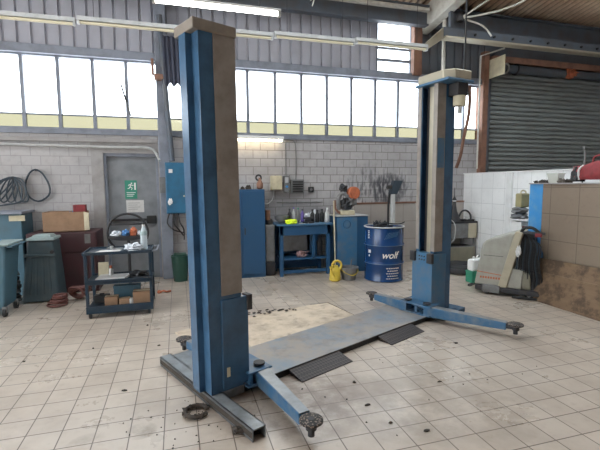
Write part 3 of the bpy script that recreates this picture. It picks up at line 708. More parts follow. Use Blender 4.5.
# maroon cabinet
t = thing('steel_cabinet', 'low maroon steel cabinet left of the grey door', 'cabinet', (-1.60,7.11,0))
MB().box(-.53,.40,-.30,.30,0,.91).build('body','redcab',t,bev=.008)
for x0, x1 in ((-.50,-.065),(-.055,.38)):
    d = MB().box(x0,x1,-.318,-.30,.05,.60).build('door','redcab',t,bev=.004); MB().box(x1-.05,x1-.03,-.33,-.318,.3,.4).build('handle','dark',d)
MB().box(-.50,.38,-.318,-.30,.62,.90).build('drawer_front','redcab',t,bev=.004)
MB().box(.24,.32,-.321,-.318,.74,.88).build('label_plate','grey',t)
t = thing('cardboard_box', 'brown cardboard box on top of the maroon cabinet', 'box', (-1.65,7.08,.91))
b = MB(); b.box(-.28,.28,-.18,.18,0,.012); b.box(-.28,.28,-.18,-.172,0,.30); b.box(-.28,.28,.172,.18,0,.30); b.box(-.28,-.272,-.172,.172,0,.30); b.box(.272,.28,-.172,.172,0,.30); b.build('carton','card',t)
b = MB(); b.prism([(.275,-.18,.30),(.345,-.19,.28),(.345,-.18,.02),(.275,-.18,.02)],(0,.01,0)); lab(b.build('side_flap','cream',t),'lighter bent side flap')
b = MB(); b.box(-.25,.27,-.16,.16,.20,.22); b.build('contents','card',t)
solo('crumpled_paper', MB().lump((0,0,.02),.14,.07,.035,.5,3,1), 'cloth', 'crumpled white paper lying in the cardboard box', 'paper', (-1.78,7.05,1.13), smooth=True)
solo('blue_glove', MB().lump((0,0,.02),.05,.05,.05,.5,3,8), 'bcloth', 'small blue glove in the cardboard box beside the red carton', 'glove', (-1.56,7.03,1.13), smooth=True)
t = thing('small_carton', 'small red and white carton on the right end of the cardboard box', 'carton', (-1.45,7.05,1.13))
MB().box(-.085,.085,-.06,.06,0,.18).build('body','red',t,bev=.004); lab(MB().box(-.085,.085,-.063,-.06,.01,.06).build('white_panel','white',t),'white panel')
# tapered bin
t = thing('tapered_bin', 'grey green tapered plastic bin with pale lid before the maroon cabinet', 'bin', (-1.85,6.52,0))
def frus(b, w0, d0, w1, d1, z0, z1, cx=0, sh=0):
    return b.hexa([(cx-w0,-d0,z0),(cx+w0,-d0,z0),(cx+w0,d0,z0),(cx-w0,d0,z0),(cx+sh-w1,-d1,z1),(cx+sh+w1,-d1,z1),(cx+sh+w1,d1,z1),(cx+sh-w1,d1,z1)])
frus(MB(), .23,.22,.155,.17,.02,.86,0,.03).build('body','bin',t,bev=.025)
for i, x in enumerate((-.13,-.045,.045,.13)):
    MB().hexa([(x-.014,-.226,.12),(x+.014,-.226,.12),(x+.014,-.20,.12),(x-.014,-.20,.12),(x*.75+.02-.014,-.188,.66),(x*.75+.02+.014,-.188,.66),(x*.75+.02+.014,-.17,.66),(x*.75+.02-.014,-.17,.66)]).build('rib','bin',t,bev=.004)
MB().box(-.17,.21,-.20,-.17,.64,.68).build('front_band','bin',t,bev=.006)
b = MB(); frus(b,.175,.19,.165,.18,.86,.895,0.03); frus(b,.13,.14,.10,.11,.895,.93,.03); lab(b.build('lid','binlid',t,bev=.008),'pale lid')
MB().cyl((.17,-.20,.70),(.17,-.17,.70),.025,12).build('latch','dark',t)
# wheeled bin at left edge
t = thing('wheeled_bin', 'slate blue wheeled bin with pale flat lid cut by the left picture edge', 'bin', (-2.33,5.98,0))
b = frus(MB(), .24,.20,.31,.24,.10,.88); b.build('body','bin2',t,bev=.02)
b = MB(); b.box(-.34,.35,-.27,.27,.88,.905); lab(b.build('lid','binlid',t,bev=.01),'pale lid')
MB().box(.33,.39,-.25,.25,.86,.88).build('handle_rim','bin2',t,bev=.006)
for x in (-.2,.24):
    for y in (-.19,.17):
        w = MB().cyl((x-.018,y,.05),(x+.018,y,.05),.05,18).build('wheel','black',t,smooth=True); MB().box(x-.024,x+.024,y-.02,y+.02,.05,.12).build('fork','grey',w)
t = thing('cloth_stack', 'stack of dark grey folded pads between the two left bins', 'pads', (-2.17,6.42,0))
for i in range(7): MB().lump((rr.uniform(-.008,.008),0,.04+.062*i),.07-.003*i,.07,.042,.25,2,i,True,2).build('pad','dark' if i%2 else 'grey',t,smooth=True)
solo('orange_scrap', MB().lump((0,0,.03),.03,.03,.05,.5,3,2), 'orange', 'small orange and white scrap on the stack of dark pads', 'scrap', (-2.17,6.40,.47), smooth=True)
t = thing('hose_coil', 'reddish brown coiled hose on the floor before the tapered bin', 'hose', (-1.56,6.12,0))
for i in range(5): MB().ring((-.04+.01*i,.02*(i%2),.02+.03*i),(.115-.01*i),.014,24).build('coil','coil',t,smooth=True)
t = thing('hose_coil', 'reddish brown coiled hose leaning behind, nearer the tool cart', 'hose', (-1.40,6.30,0))
for i in range(4):
    o = MB().ring((0,0,0),.10,.016,24,'y').build('coil','coil',t,smooth=True); o.location = (.02*i,.03*i-.03,.125); o.rotation_euler = (.5+.1*i,0,.3*i-.4)

# ring stand behind the cart
t = thing('round_stand', 'round black hoop stand holding a small tray behind the tool cart', 'stand', (-.70,6.30,0))
MB().ring((0,0,.93),.27,.016,40,'y').build('hoop','dark',t,smooth=True)
MB().ring((0,.05,.93),.27,.010,40,'y').build('rim','grey',t,smooth=True)
b = MB(); b.prism([(.25*math.cos(a_),-.12,.89+.06*math.sin(a_)) for a_ in [PI+PI*i/10 for i in range(11)]],(0,.24,0)); b.build('tray','dark',t,bev=.004)
MB().cyl((-.25,.0,1.05),(.25,.0,1.05),.009,8).build('cross_bar','dark',t)
MB().cyl((0,.03,.03),(0,.03,.84),.022,12).build('column','dark',t)
MB().lathe([(.2,0),(.2,.02),(.05,.04),(0,.04)],n=24).build('base','dark',t,smooth=True)
for nm, m_, x, l, rx, rz_ in (('white_rag','cloth',-.15,'crumpled white rag at the left in the round stand tray',.07,.045),('blue_rag','bcloth',-.02,'pale blue rag in the middle of the round stand tray',.05,.05),('orange_rag','orange',.075,'orange rag behind the blue one in the round stand tray',.045,.075),('white_rag','cloth',.17,'small white rag at the right of the round stand tray',.04,.04)):
    solo(nm, MB().lump((0,0,rz_*.55),rx,.06,rz_,.35,2.5,x*9), m_, l, 'rag', (-.70+x,6.28,.892), smooth=True)

# tool cart
t = thing('tool_cart', 'dark blue three shelf tool cart on castors before the grey door', 'cart', (-.73,5.58,0))
for x in (-.37,.355):
    for y in (-.22,.20): MB().box(x,x+.035,y,y+.03,.07,.80).build('upright','cartb',t,bev=.004)
b = MB(); b.box(-.38,.40,-.245,.245,.775,.79); b.box(-.38,.40,-.245,-.23,.79,.81); b.box(-.38,.40,.23,.245,.79,.81); b.box(-.38,-.365,-.23,.23,.79,.81); b.box(.385,.40,-.23,.23,.79,.81); b.build('top_shelf','cartb',t,bev=.003)
b = MB(); b.box(-.37,.39,-.225,.225,.43,.445); b.box(-.37,.39,-.225,-.21,.41,.47); b.box(-.37,.39,.21,.225,.41,.47); b.build('middle_shelf','cartb',t,bev=.003)
b = MB(); b.box(-.37,.39,-.225,.225,.10,.115); b.box(-.37,.39,-.232,-.218,.06,.15); b.box(-.37,.39,.21,.225,.08,.15); b.build('bottom_shelf','cartb',t,bev=.003)
for x in (-.33,.34):
    for y in (-.20,.20):
        w = MB().cyl((x-.014,y,.032),(x+.014,y,.032),.032,16).build('castor','black',t,smooth=True)
MB().tube([(.40,-.2,.79),(.46,-.2,.80),(.46,.2,.80),(.40,.2,.79)],.010,8,False,0).build('push_handle','steel',t,smooth=True)
TX, TY = -.70, 5.58
t = thing('water_bottle', 'clear plastic water bottle on the right of the cart top', 'bottle', (TX+.27,TY-.06,.79))
MB().lathe([(.038,0),(.042,.01),(.042,.06),(.038,.075),(.042,.09),(.042,.20),(.036,.24),(.018,.285),(.014,.29),(.014,.30)],n=24).build('body','clear',t,smooth=True)
lab(MB().lathe([(.0425,.185),(.0435,.187),(.0435,.235),(.0425,.237)],n=24).build('sleeve','binlid',t,smooth=True),'pale yellow green label band')
MB().cyl((0,0,.298),(0,0,.318),.017,16).build('cap','white',t,smooth=True)
solo('white_rag', MB().lump((0,0,.035),.10,.08,.055,.4,2.5,5), 'cloth', 'crumpled white rag beside the water bottle on the cart top', 'rag', (TX+.15,TY-.1,.79), smooth=True)
solo('paper_sheet', MB().prism([(-.24,-.08,0),(.02,-.12,0),(.05,.06,0),(-.2,.1,0)],(0,0,.006)), 'paper', 'flat white paper on the left of the cart top', 'paper', (TX-.05,TY-.06,.79))
def wrench(name, label, loc, rz, L=.2, m='lgrey', grp=None):
    b = MB().box(-L/2,L/2,-.008,.008,0,.008)
    b.ring((L/2+.012,0,.006),.014,.006,12); b.tube([(-L/2-.03,.012,.006),(-L/2-.01,.016,.006),(-L/2,.0,.006),(-L/2-.01,-.016,.006),(-L/2-.03,-.012,.006)],.005,6)
    return solo(name, b, m, label, 'tool', loc, rz, grp)
wrench('spanner','long grey spanner across the front of the cart top',(TX-.15,TY-.17,.79),.1,.22)
wrench('spanner','short grey spanner on the cart top by the rear rail',(TX-.1,TY+.16,.79),-.4,.15)
solo('steel_cup', MB().lathe([(.018,0),(.022,.045),(.018,.045),(.015,.005),(0,.005)],n=18), 'lgrey', 'tiny steel cup on the cart top near the middle', 'cup', (TX-.13,TY+.08,.79), smooth=True)
solo('white_tray', MB().prism([(-.24,-.15,0),(.10,-.17,0),(.16,.10,0),(-.22,.12,0)],(0,0,.025)), 'white', 'flat dirty white tray on the middle shelf of the cart', 'tray', (TX-.06,TY,.446), bev=.006)
for i in range(4):
    wrench('spanner',['dark spanner lying topmost of the tools at the right of the middle shelf','dark spanner at the bottom of the tools on the middle shelf','dark spanner pointing at the front rail of the middle shelf','dark spanner against the rear rail of the middle shelf'][i],(TX+.22,TY-.1+.08*i-(.1 if i==0 else 0),.446+(.02 if i==0 else 0)),.3*i-.4,.2,'dark')
solo('tool_roll', MB().lump((0,0,.025),.11,.08,.04,.3,3,7), 'dark', 'dark folded tool roll on the right of the middle shelf', 'tool roll', (TX+.19,TY+.03,.446), smooth=True)
t = thing('spray_can', 'small cream and orange spray can on the middle shelf of the cart', 'can', (TX-.145,TY+.05,.471))
MB().lathe([(.024,0),(.026,.005),(.026,.07),(.018,.085),(0,.085)],n=18).build('body','white',t,smooth=True); MB().cyl((0,0,.08),(0,0,.12),.016,14).build('cap','orange',t,smooth=True)
b = MB().hexa([(-.06,0,0),(.06,0,0),(.06,.012,0),(-.06,.012,0),(-.06,.03,.17),(.06,.03,.17),(.06,.042,.17),(-.06,.042,.17)])
solo('clipboard', b, 'cream', 'cream clipboard leaning at the back left of the middle shelf', 'clipboard', (TX-.25,TY+.14,.446))
for i,(x,y,w,d,h,l,m_) in enumerate(((-.13,-.10,.075,.06,.12,'brown carton on the bottom shelf, left of the middle','card'),(.02,-.12,.06,.05,.09,'lowest brown carton on the bottom shelf, in the middle','card'),(.22,-.08,.10,.08,.16,'largest brown carton at the right of the bottom shelf','card'))):
    t = thing('parts_carton', l, 'carton', (TX+x,TY+y,.116))
    MB().box(-w,w,-d,d,0,h).build('body',m_,t,bev=.005)
    MB().box(-w-.001,w+.001,-d*.25,d*.25,h*.6,h+.002).build('tape','cream',t)
solo('paper_cup', MB().lathe([(.025,0),(.034,.08),(.031,.08),(.022,.006),(0,.006)],n=18), 'white', 'white paper cup between the cartons on the bottom shelf', 'cup', (TX+.095,TY-.14,.116), smooth=True)
solo('black_case', MB().box(-.09,.09,-.05,.05,0,.10).box(-.03,.03,-.01,.01,.10,.12), 'black', 'black case at the left end of the bottom shelf', 'case', (TX-.27,TY+.08,.116), bev=.008)
solo('blue_carton', MB().box(-.16,.16,-.05,.05,0,.20).box(-.165,.165,-.055,.055,.17,.202), 'bin2', 'dull blue carton standing at the back of the bottom shelf', 'carton', (TX+.03,TY+.12,.116), bev=.004)
solo('orange_plug', MB().tube([(0,0,.02),(.06,.02,.03),(.10,0,.02),(.16,.03,.02)],.014,8).lump((0,0,.02),.03,.025,.03,.2,2,1), 'orange', 'orange cable plug lying on the floor right of the tool cart', 'plug', (-.31,6.35,0), smooth=True)

# ------------------------------------------------------------------ middle zone behind the near post
t = thing('tall_cabinet', 'tall plain blue cabinet directly right of the near post against the wall', 'cabinet', (1.05,7.18,0))
MB().box(-.42,.38,-.22,.24,0,1.52).build('body','bluecab',t,bev=.01)
for x0, x1 in ((-.41,-.025),(-.015,.37)):
    d = MB().box(x0,x1,-.236,-.22,.06,1.49).build('door','bluecab',t,bev=.004)
    MB().box((x1-.05) if x0 < -.1 else (x0+.03),(x1-.03) if x0 < -.1 else (x0+.05),-.25,-.236,.75,.87).build('handle','dark',d)
for i,(x,s) in enumerate(((-.15,.04),(.02,.03),(.12,.045))):
    solo('dark_lump', MB().lump((0,0,s*.5),s,s,s,.4,3,i), 'grime', ['dark lump on the tall blue cabinet nearest the post','tiny dark lump on top of the tall blue cabinet','dark lump on the tall blue cabinet before the brown jug'][i], 'lump', (1.05+x,7.1,1.52), smooth=True)
t = thing('brown_jug', 'brown jug with dark round spout on the right of the tall blue cabinet', 'jug', (1.38,7.14,1.52))
MB().lathe([(.03,0),(.055,.02),(.06,.09),(.03,.15),(.02,.19),(.03,.2),(0,.2)],n=18).build('body','rust',t,smooth=True)
MB().ring((-.02,0,.20),.045,.016,18,'y').build('handle','dark',t,smooth=True)
t = thing('steel_bin', 'narrow grey steel bin with dark base between the tall cabinet and the workbench', 'bin', (1.525,7.15,0))
MB().box(-.085,.085,-.14,.14,.24,.90).build('shell','grey',t,bev=.02); MB().box(-.088,.088,-.145,.145,0,.24).build('base','dark',t,bev=.02)
MB().lathe([(.07,.90),(.08,.92),(.08,.96),(.06,1.0),(0,1.0)],n=20).build('lid','dark',t,smooth=True)
MB().cyl((-.02,-.05,.98),(-.02,-.05,1.15),.045,16).build('filter','rust',t,smooth=True)
run('hanging_cable','thin pale cable hanging down from the cream wall box',[(1.70,7.43,1.52),(1.66,7.42,1.32),(1.52,7.40,1.25),(1.47,7.35,1.5),(1.44,7.3,1.5)],.008,'lgrey','cable',3)
t = thing('wall_box', 'cream square electric box on the block wall', 'electric box', (1.735,W,1.63)); MB().box(-.10,.10,-.10,0,-.13,.13).build('body','cream',t,bev=.008); MB().box(-.092,.092,-.108,-.10,-.12,.12).build('cover','cream',t,bev=.004)
t = thing('wall_switch', 'narrow grey switch box right of the cream box', 'switch', (1.925,W,1.61)); MB().box(-.045,.045,-.09,0,-.16,.15).build('body','grey',t,bev=.006)
lab(MB().box(-.03,.03,-.096,-.09,.02,.12).build('label','lgrey',t),'pale label'); MB().cyl((0,-.11,-.05),(0,-.09,-.05),.022,14).build('knob','bluebright',t,smooth=True)
t = thing('vent_grille', 'grey wall box with dark horizontal slats right of the switch', 'vent', (2.14,W,1.56)); b = MB(); b.box(-.125,.125,-.07,0,-.125,.13); b.build('frame','grey',t,bev=.006)
for i in range(5): MB().box(-.10,.10,-.082,-.07,-.10+.043*i,-.075+.043*i).build('slat','black',t)
t = thing('wall_socket', 'small black socket on the block wall right of the vent', 'socket', (2.41,W,1.50)); MB().box(-.05,.05,-.05,0,-.05,.05).build('body','black',t,bev=.006); MB().cyl((0,-.056,0),(0,-.05,0),.025,16).build('outlet','grey',t)
run('conduit','thin horizontal pipe low on the block wall above the workbench',[(1.75,7.44,1.27),(2.65,7.44,1.26)],.008,'grey')

t = thing('workbench', 'blue steel workbench cluttered with tools against the block wall', 'workbench', (2.12,7.12,0))
MB().box(-.50,.50,-.30,.30,.885,.915).build('worktop','bluel',t,bev=.004)
MB().box(-.46,.46,-.275,-.255,.72,.885).build('apron','bluecab',t,bev=.004)
for x in (-.46,.40):
    for y in (-.275,.215): MB().box(x,x+.06,y,y+.06,0,.885).build('leg','bluecab',t,bev=.004)
MB().box(-.40,.40,-.26,.25,.28,.31).build('shelf','bluecab',t,bev=.004)
MB().box(-.38,.12,.0,.22,.40,.72).build('drawer_box','grey',t,bev=.006)
MB().box(.14,.18,-.27,-.20,.31,.885).build('middle_upright','bluecab',t,bev=.004)
MB().box(.18,.40,.05,.22,.31,.72).build('side_cupboard','bluecab',t,bev=.006)
MB().box(-.46,.46,.255,.275,.04,.885).build('shade_panel','bluecab',t)  # dark sheet added to deepen the shade under the bench
MB().box(-.40,.40,-.24,-.22,.04,.10).build('stretcher','bluecab',t,bev=.004)
BX, BY, BZ = 2.12, 7.12, .915
solo('hivis_cloth', MB().lump((0,0,.03),.11,.08,.05,.3,2,3), 'hivis', 'bright fluorescent yellow cloth on the front edge of the workbench', 'cloth', (BX-.24,BY-.2,BZ), smooth=True)
solo('grey_tray', MB().box(-.13,.13,-.06,.06,0,.012).box(-.13,.13,-.06,-.052,0,.03), 'lgrey', 'pale flat tray under the yellow cloth on the workbench', 'tray', (BX-.42+.08,BY-.20,BZ-.0), bev=.004) if False else None
solo('steel_bowl', MB().lathe([(.05,0),(.12,.07),(.13,.13),(.12,.13),(.11,.07),(.04,.01),(0,.01)],n=24), 'grey', 'grey steel bowl on the left of the workbench', 'bowl', (BX-.36,BY+.0,BZ), smooth=True)
def bottle(label, x, y, h, r, m_, cap, name='bottle'):
    h *= 1.25
    t = thing(name, label, 'bottle', (BX+x,BY+y,BZ))
    MB().lathe([(r*.9,0),(r,.01),(r,h*.62),(r*.4,h*.8),(r*.4,h*.9)],n=18).build('body',m_,t,smooth=True); MB().cyl((0,0,h*.88),(0,0,h),r*.5,14).build('cap',cap,t,smooth=True)
bottle('dark bottle behind the yellow cloth on the workbench',-.20,.05,.20,.035,'dark','dark')
bottle('pale bottle behind the yellow cloth, right of the dark one',-.12,.06,.22,.028,'lgrey','purple')
bottle('green capped grey bottle near the middle of the workbench',-.03,.08,.21,.03,'grey','green')
bottle('purple bottle in the middle of the workbench',.045,.06,.19,.032,'purple','dark')
bottle('squat black bottle, leftmost of the dark row at the bench right',.20,-.06,.19,.04,'black','black')
bottle('squat black bottle, middle of the dark row at the bench right',.29,-.06,.18,.04,'black','dark')
bottle('squat black bottle, rightmost of the dark row beside the pale jug',.38,-.06,.19,.04,'black','black')
bottle('pale translucent jug at the right end of the workbench',.46,-.12,.21,.04,'lgrey','white','small_jug')
b = MB(); b.hexa([(-.16,0,0),(.16,0,0),(.16,.04,0),(-.16,.04,0),(-.10,.12,.03),(.18,.12,.22),(.18,.15,.22),(-.10,.15,.03)]); b.lump((.05,.05,.07),.14,.08,.08,.4,3,2)
solo('white_sack', b, 'cloth', 'crumpled whitish sack behind the dark bottles on the workbench', 'sack', (BX+.17,BY+.1,BZ))
b = MB(); b.box(-.09,.09,-.05,.05,0,.03); b.box(-.05,.05,-.03,.03,.03,.08); b.cyl((-.10,0,.09),(.10,0,.09),.02,12)
solo('bench_vice', b, 'dark', 'small dark vice on the workbench right of the yellow cloth', 'vice', (BX+.08,BY-.18,BZ), .3, bev=.004)
wrench('spanner','pale spanner on the workbench front beside the small vice',(BX-.02,BY-.24,BZ),.2,.14)
solo('pink_rag', MB().lump((0,0,.04),.10,.08,.06,.5,3,9), mat('dusty pink rag',(.35,.22,.22),.9), 'dusty pink rag on the lower shelf of the workbench', 'rag', (BX-.03,BY-.12,.31), smooth=True)
t = thing('oil_can', 'dark tall oil can on the lower shelf of the workbench', 'can', (BX+.33,BY-.08,.31)); MB().lathe([(.05,0),(.055,.01),(.055,.26),(.02,.32),(.02,.36),(0,.36)],n=20).build('body','dark',t,smooth=True); MB().ring((0,0,.33),.04,.006,16,'y').build('handle','dark',t,smooth=True)
solo('metal_scrap', MB().lump((0,0,.03),.07,.05,.04,.5,3,4), 'lgrey', 'crumpled pale metal scrap on the floor under the workbench', 'scrap', (BX+.15,BY-.05,0), smooth=True)
run('wooden_pole','thin pale pole standing upright right of the workbench',[(2.655,6.78,.0),(2.65,6.86,1.30)],.013,'cream','pole')

# blue oil unit + grinder
t = thing('oil_tank', 'light blue square steel tank cabinet between the workbench and the lubricant drum', 'tank', (3.0,7.12,0))
MB().box(-.30,.32,-.27,.28,0,1.02).build('body','bluecab',t,bev=.012)
lab(MB().box(-.29,.10,-.282,-.27,.02,1.0).build('front_panel','bluel',t,bev=.004),'lighter blue front panel')
MB().ring((-.10,-.284,.88),.07,.006,24,'y').build('round_emblem','bluecab',t)
MB().box(-.31,.33,-.29,.29,1.02,1.035).build('lid','lgrey',t,bev=.004)
t = thing('bench_grinder', 'grimy machine with round orange guard on top of the blue tank', 'grinder', (2.98,7.08,1.035))
MB().box(-.12,.14,-.09,.09,0,.08).build('base','cream',t,bev=.01)
MB().lump((0,0,.17),.10,.09,.14,.3,2.5,5).build('body','dark',t,smooth=True)
g = MB(); g.cyl((.14,-.08,.40),(.14,.06,.40),.115,28); g.build('guard','orange',t,bev=.02,smooth=True)
MB().cyl((.14,-.115,.36),(.14,-.10,.36),.06,20).build('hub','orange',t,smooth=True)
MB().lump((.11,0,.25),.10,.08,.09,.3,2.5,6,False).build('housing','grey',t,smooth=True)
MB().tube([(-.14,0,.10),(-.16,-.02,.28),(-.08,-.02,.40),(.02,-.03,.33)],.035,10).build('suction_pipe','grey',t,smooth=True)
MB().tube([(-.09,0,.02),(-.2,0,.10),(-.22,0,.27)],.02,8).build('lever','rust',t,smooth=True)
MB().lump((-.05,.02,.48),.07,.06,.07,.4,2.5,7,False).build('switch_head','dark',t,smooth=True)

# yellow hose and bucket
t = thing('bucket', 'round grey bucket on the floor before the blue tank', 'bucket', (2.72,6.33,0))
MB().lathe([(.11,0),(.155,.20),(.165,.20),(.165,.215),(.145,.215),(.10,.012),(0,.012)],n=28).build('pail','grey',t,smooth=True)
MB().tube([(-.16,0,.20),(-.11,-.12,.14),(0,-.165,.10),(.11,-.12,.14),(.16,0,.20)],.006,6).build('bail','yellow',t,smooth=True)
MB().tube([(.02,0,.1),(.05,.0,.33)],.012,8,False,0).build('stirrer','grey',t)
t = thing('yellow_can', 'yellow watering can with loop handle beside the grey bucket', 'can', (2.46,6.30,0))
MB().lathe([(.07,0),(.095,.02),(.085,.18),(.05,.26),(0,.26)],n=22).build('body','yellow',t,smooth=True)
MB().ring((.02,-.03,.26),.08,.02,24,'y').build('handle','yellow',t,smooth=True)
MB().tube([(.0,-.06,.05),(-.08,-.09,.14),(-.12,-.09,.26)],.014,8).build('spout','yellow',t,smooth=True)

# lubricant drum
DX, DY, DR, DH = 3.30, 6.20, .325, .905
t = thing('oil_drum', 'navy blue lubricant drum with white lettering left of the far post', 'barrel', (DX,DY,0))
pr = [(DR-.02,0),(DR,.012),(DR,.02)]
for zc in (.30,.60): pr += [(DR-.006,.03 if zc<.5 else .33),(DR-.006,zc-.03),(DR+.006,zc-.01),(DR+.006,zc+.01),(DR-.006,zc+.03)]
pr += [(DR-.006,DH-.03),(DR+.003,DH-.02)]
MB().lathe(pr+[(DR+.003,DH-.012),(DR-.01,DH-.03),(0,DH-.03)],n=48).build('shell','navy',t,smooth=True)
MB().ring((0,0,DH-.01),DR+.002,.010,48).build('rim','lgrey',t,smooth=True)
MB().ring((0,0,.31-.01),DR+.004,.004,48).build('hoop','bluel',t,smooth=True); MB().ring((0,0,.60),DR+.004,.004,48).build('hoop','bluel',t,smooth=True)
MB().cyl((.18,.1,DH-.03),(.18,.1,DH-.005),.035,16).build('bung','dark',t,smooth=True)
phi0 = math.atan2(-DY, -DX)   # direction facing the camera position
def wrap(me, r, phi, z):
    for v in me.vertices:
        a = phi + v.co.x/r; v.co = Vector(((r+v.co.z)*math.cos(a), (r+v.co.z)*math.sin(a), z+v.co.y))
def text_mesh(txt, size, shear=.3, ext=.001):
    cu = bpy.data.curves.new('lettering', 'FONT'); cu.body = txt; cu.size = size; cu.extrude = ext; cu.align_x = 'CENTER'; cu.shear = shear; cu.offset = .0015
    o = bpy.data.objects.new('tmp', cu); C.objects.link(o)
    bpy.context.view_layer.update()
    me = bpy.data.meshes.new_from_object(o.evaluated_get(bpy.context.evaluated_depsgraph_get()))
    bpy.data.objects.remove(o); return me
me = text_mesh('wolf', .155); wrap(me, DR+.001, phi0+.30, .40); me.materials.clear(); me.materials.append(M['white'])
o = bpy.data.objects.new('lettering', me); C.objects.link(o); o.parent = t; lab(o, 'white slanted word wolf')
def patch(b, phi, z, w, h, sh=0):
    q = []
    for (dx, dz) in ((-w/2,-h/2),(w/2,-h/2),(w/2,h/2),(-w/2,h/2)):
        a = phi + (dx+sh*dz)/DR; q.append(((DR-.004)*math.cos(a),(DR-.004)*math.sin(a),z+dz))
    n_ = Vector((math.cos(phi), math.sin(phi), 0))*.007
    b.prism(q, n_)
b = MB()
for i in range(9): patch(b, phi0+.12+i*.075, .76+.004*i, .005, .11-.004*i, .55)
b.build('stripe_pattern','bluel',t)
for r_ in range(5):
    b = MB()
    for i in range(6-(r_ % 2)): patch(b, phi0+.18+i*.12+(r_%2)*.06, .235-r_*.042, .028, .014)
    b.build('dot_row','lgrey',t)
b = MB()
for i in range(5): patch(b, phi0-.85, .72+i*.028, .03-.004*(i%2), .012)
patch(b, phi0-.78, .50, .05, .05); patch(b, phi0-.80, .43, .02, .03)
b.build('side_print','white',t)
for i,(x,y,s,l) in enumerate(((-.12,.0,.07,'dark greasy machine part on the left of the navy drum top'),(.02,.05,.05,'dark cable knot on the middle of the navy drum top'))):
    solo('greasy_part', MB().lump((0,0,s*.5),s,s*.8,s,.5,3,i+4).ring((.04,0,.03),.05,.010,14,'y'), 'dark', l, 'part', (DX+x,DY+y,DH-.03), smooth=True)
run('black_hose','thin black hose draped across the navy drum top',[(DX-.2,DY-.15,DH+.02),(DX-.05,DY-.1,DH+.05),(DX+.1,DY+.0,DH+.03),(DX+.3,DY+.02,DH+.015),(DX+.42,DY+.06,DH+.04)],.010,'black','hose',4)
# stand with tube
t = thing('drill_stand', 'upright pale tube with dark angled head standing behind the navy drum', 'stand', (3.95,7.12,0))
MB().lathe([(.14,0),(.14,.03),(.03,.05),(0,.05)],n=24).build('foot','dark',t,smooth=True)
MB().cone((0,0,.04),(.02,0,1.40),.07,.045,16).build('tube','lgrey',t,smooth=True)
MB().tube([(-.07,0,.5),(-.075,0,1.2),(-.04,0,1.42)],.018,8).build('side_hose','black',t,smooth=True)
b = MB().hexa([(-.06,-.06,1.40),(.08,-.06,1.40),(.08,.06,1.40),(-.06,.06,1.40),(.02,-.07,1.66),(.20,-.07,1.66),(.20,.07,1.66),(.02,.07,1.66)]); b.build('head','hose',t,bev=.01)
b = MB().box(-.10,-.02,-.04,.04,1.50,1.57); b.build('arm','dark',t,bev=.006)

# parts washer table at right of far post
t = thing('parts_washer', 'grey steel parts washer table right of the far post, in the corner', 'table', (5.33,7.17,0))
MB().box(-.45,.46,-.23,.24,.80,.835).build('basin_rim','dark',t,bev=.006)
MB().box(-.44,.45,-.22,.23,.50,.80).build('basin','grey',t,bev=.01)
lab(MB().box(.25,.45,-.226,-.22,.50,.80).build('end_panel','beigel',t,bev=.004),'beige end panel')
for x in (-.42,.40):
    for y in (-.2,.18): MB().box(x,x+.03,y,y+.03,0,.5).build('leg','grey',t)
MB().box(-.42,.44,-.21,-.19,.02,.32).build('lower_panel','beiged',t,bev=.006); MB().box(-.42,.43,-.19,.2,.30,.33).build('lower_shelf','grey',t,bev=.004)
t = thing('grease_pump', 'dark cone shaped pump with thin spout on the parts washer', 'pump', (5.36,7.12,.835))
MB().lathe([(.13,0),(.12,.05),(.06,.20),(.035,.34),(.03,.42),(.045,.43),(.03,.46),(.008,.50),(.006,.68),(0,.68)],n=20).build('body','dark',t,smooth=True)
MB().cyl((0,0,.40),(0,0,.435),.035,14).build('collar','white',t,smooth=True)
run('black_hose','black hose arching on the right of the parts washer top',[(5.44,7.1,.86),(5.50,7.08,1.02),(5.60,7.06,1.05),(5.70,7.06,.97),(5.73,7.07,.85)],.018,'black','hose',4)
run('pale_hose','thin pale hose hanging over the front of the parts washer',[(5.14,7.10,.84),(5.16,6.93,.88),(5.24,6.90,.74),(5.22,6.91,.50),(5.12,6.91,.42)],.009,'lgrey','hose',4)
run('black_hose','black hose at the left of the parts washer behind the far post',[(5.05,7.1,.85),(5.10,7.08,1.05),(5.2,7.06,1.0),(5.25,7.05,.86)],.014,'black','hose',4)
t = thing('tool_tray', 'dark tray of small tools on the parts washer right end', 'tray', (5.62,7.05,.835)); MB().box(-.12,.12,-.08,.08,0,.04).build('tray','black',t,bev=.006); MB().cyl((-.02,-.02,.04),(-.02,-.02,.09),.03,14).build('cap','lgrey',t,smooth=True)
# tyre
t = thing('tyre', 'worn black tyre lying flat on the floor between the far post and the scrubber', 'tyre', (4.86,6.22,0))
MB().lathe([(.20,.03),(.26,0),(.31,.02),(.33,.08),(.31,.14),(.26,.165),(.20,.14),(.18,.12),(.19,.085),(.18,.05),(.20,.03)],n=44).build('casing','black',t,smooth=True)
MB().lathe([(.333,.05),(.335,.06),(.335,.10),(.333,.11)],n=44).build('tread','dark',t,smooth=True)
# jug and bottle
t = thing('plastic_jug', 'white plastic jug standing on a green box at the scrubber front', 'jug', (4.58,5.52,.19))
MB().box(-.10,.10,-.07,.07,0,.19).build('body','white',t,bev=.03); MB().cyl((-.02,0,.18),(-.02,0,.23),.022,14).build('cap','white',t,smooth=True); MB().tube([(.02,0,.19),(.05,0,.24),(.09,0,.20),(.10,0,.12)],.012,8).build('handle','white',t,smooth=True)
t = thing('green_box', 'green plastic box under the white jug', 'box', (4.58,5.52,0)); MB().box(-.11,.11,-.08,.08,.0,.17).build('body','green',t,bev=.01); MB().box(-.115,.115,-.085,.085,.165,.19).build('rim','green',t,bev=.006)

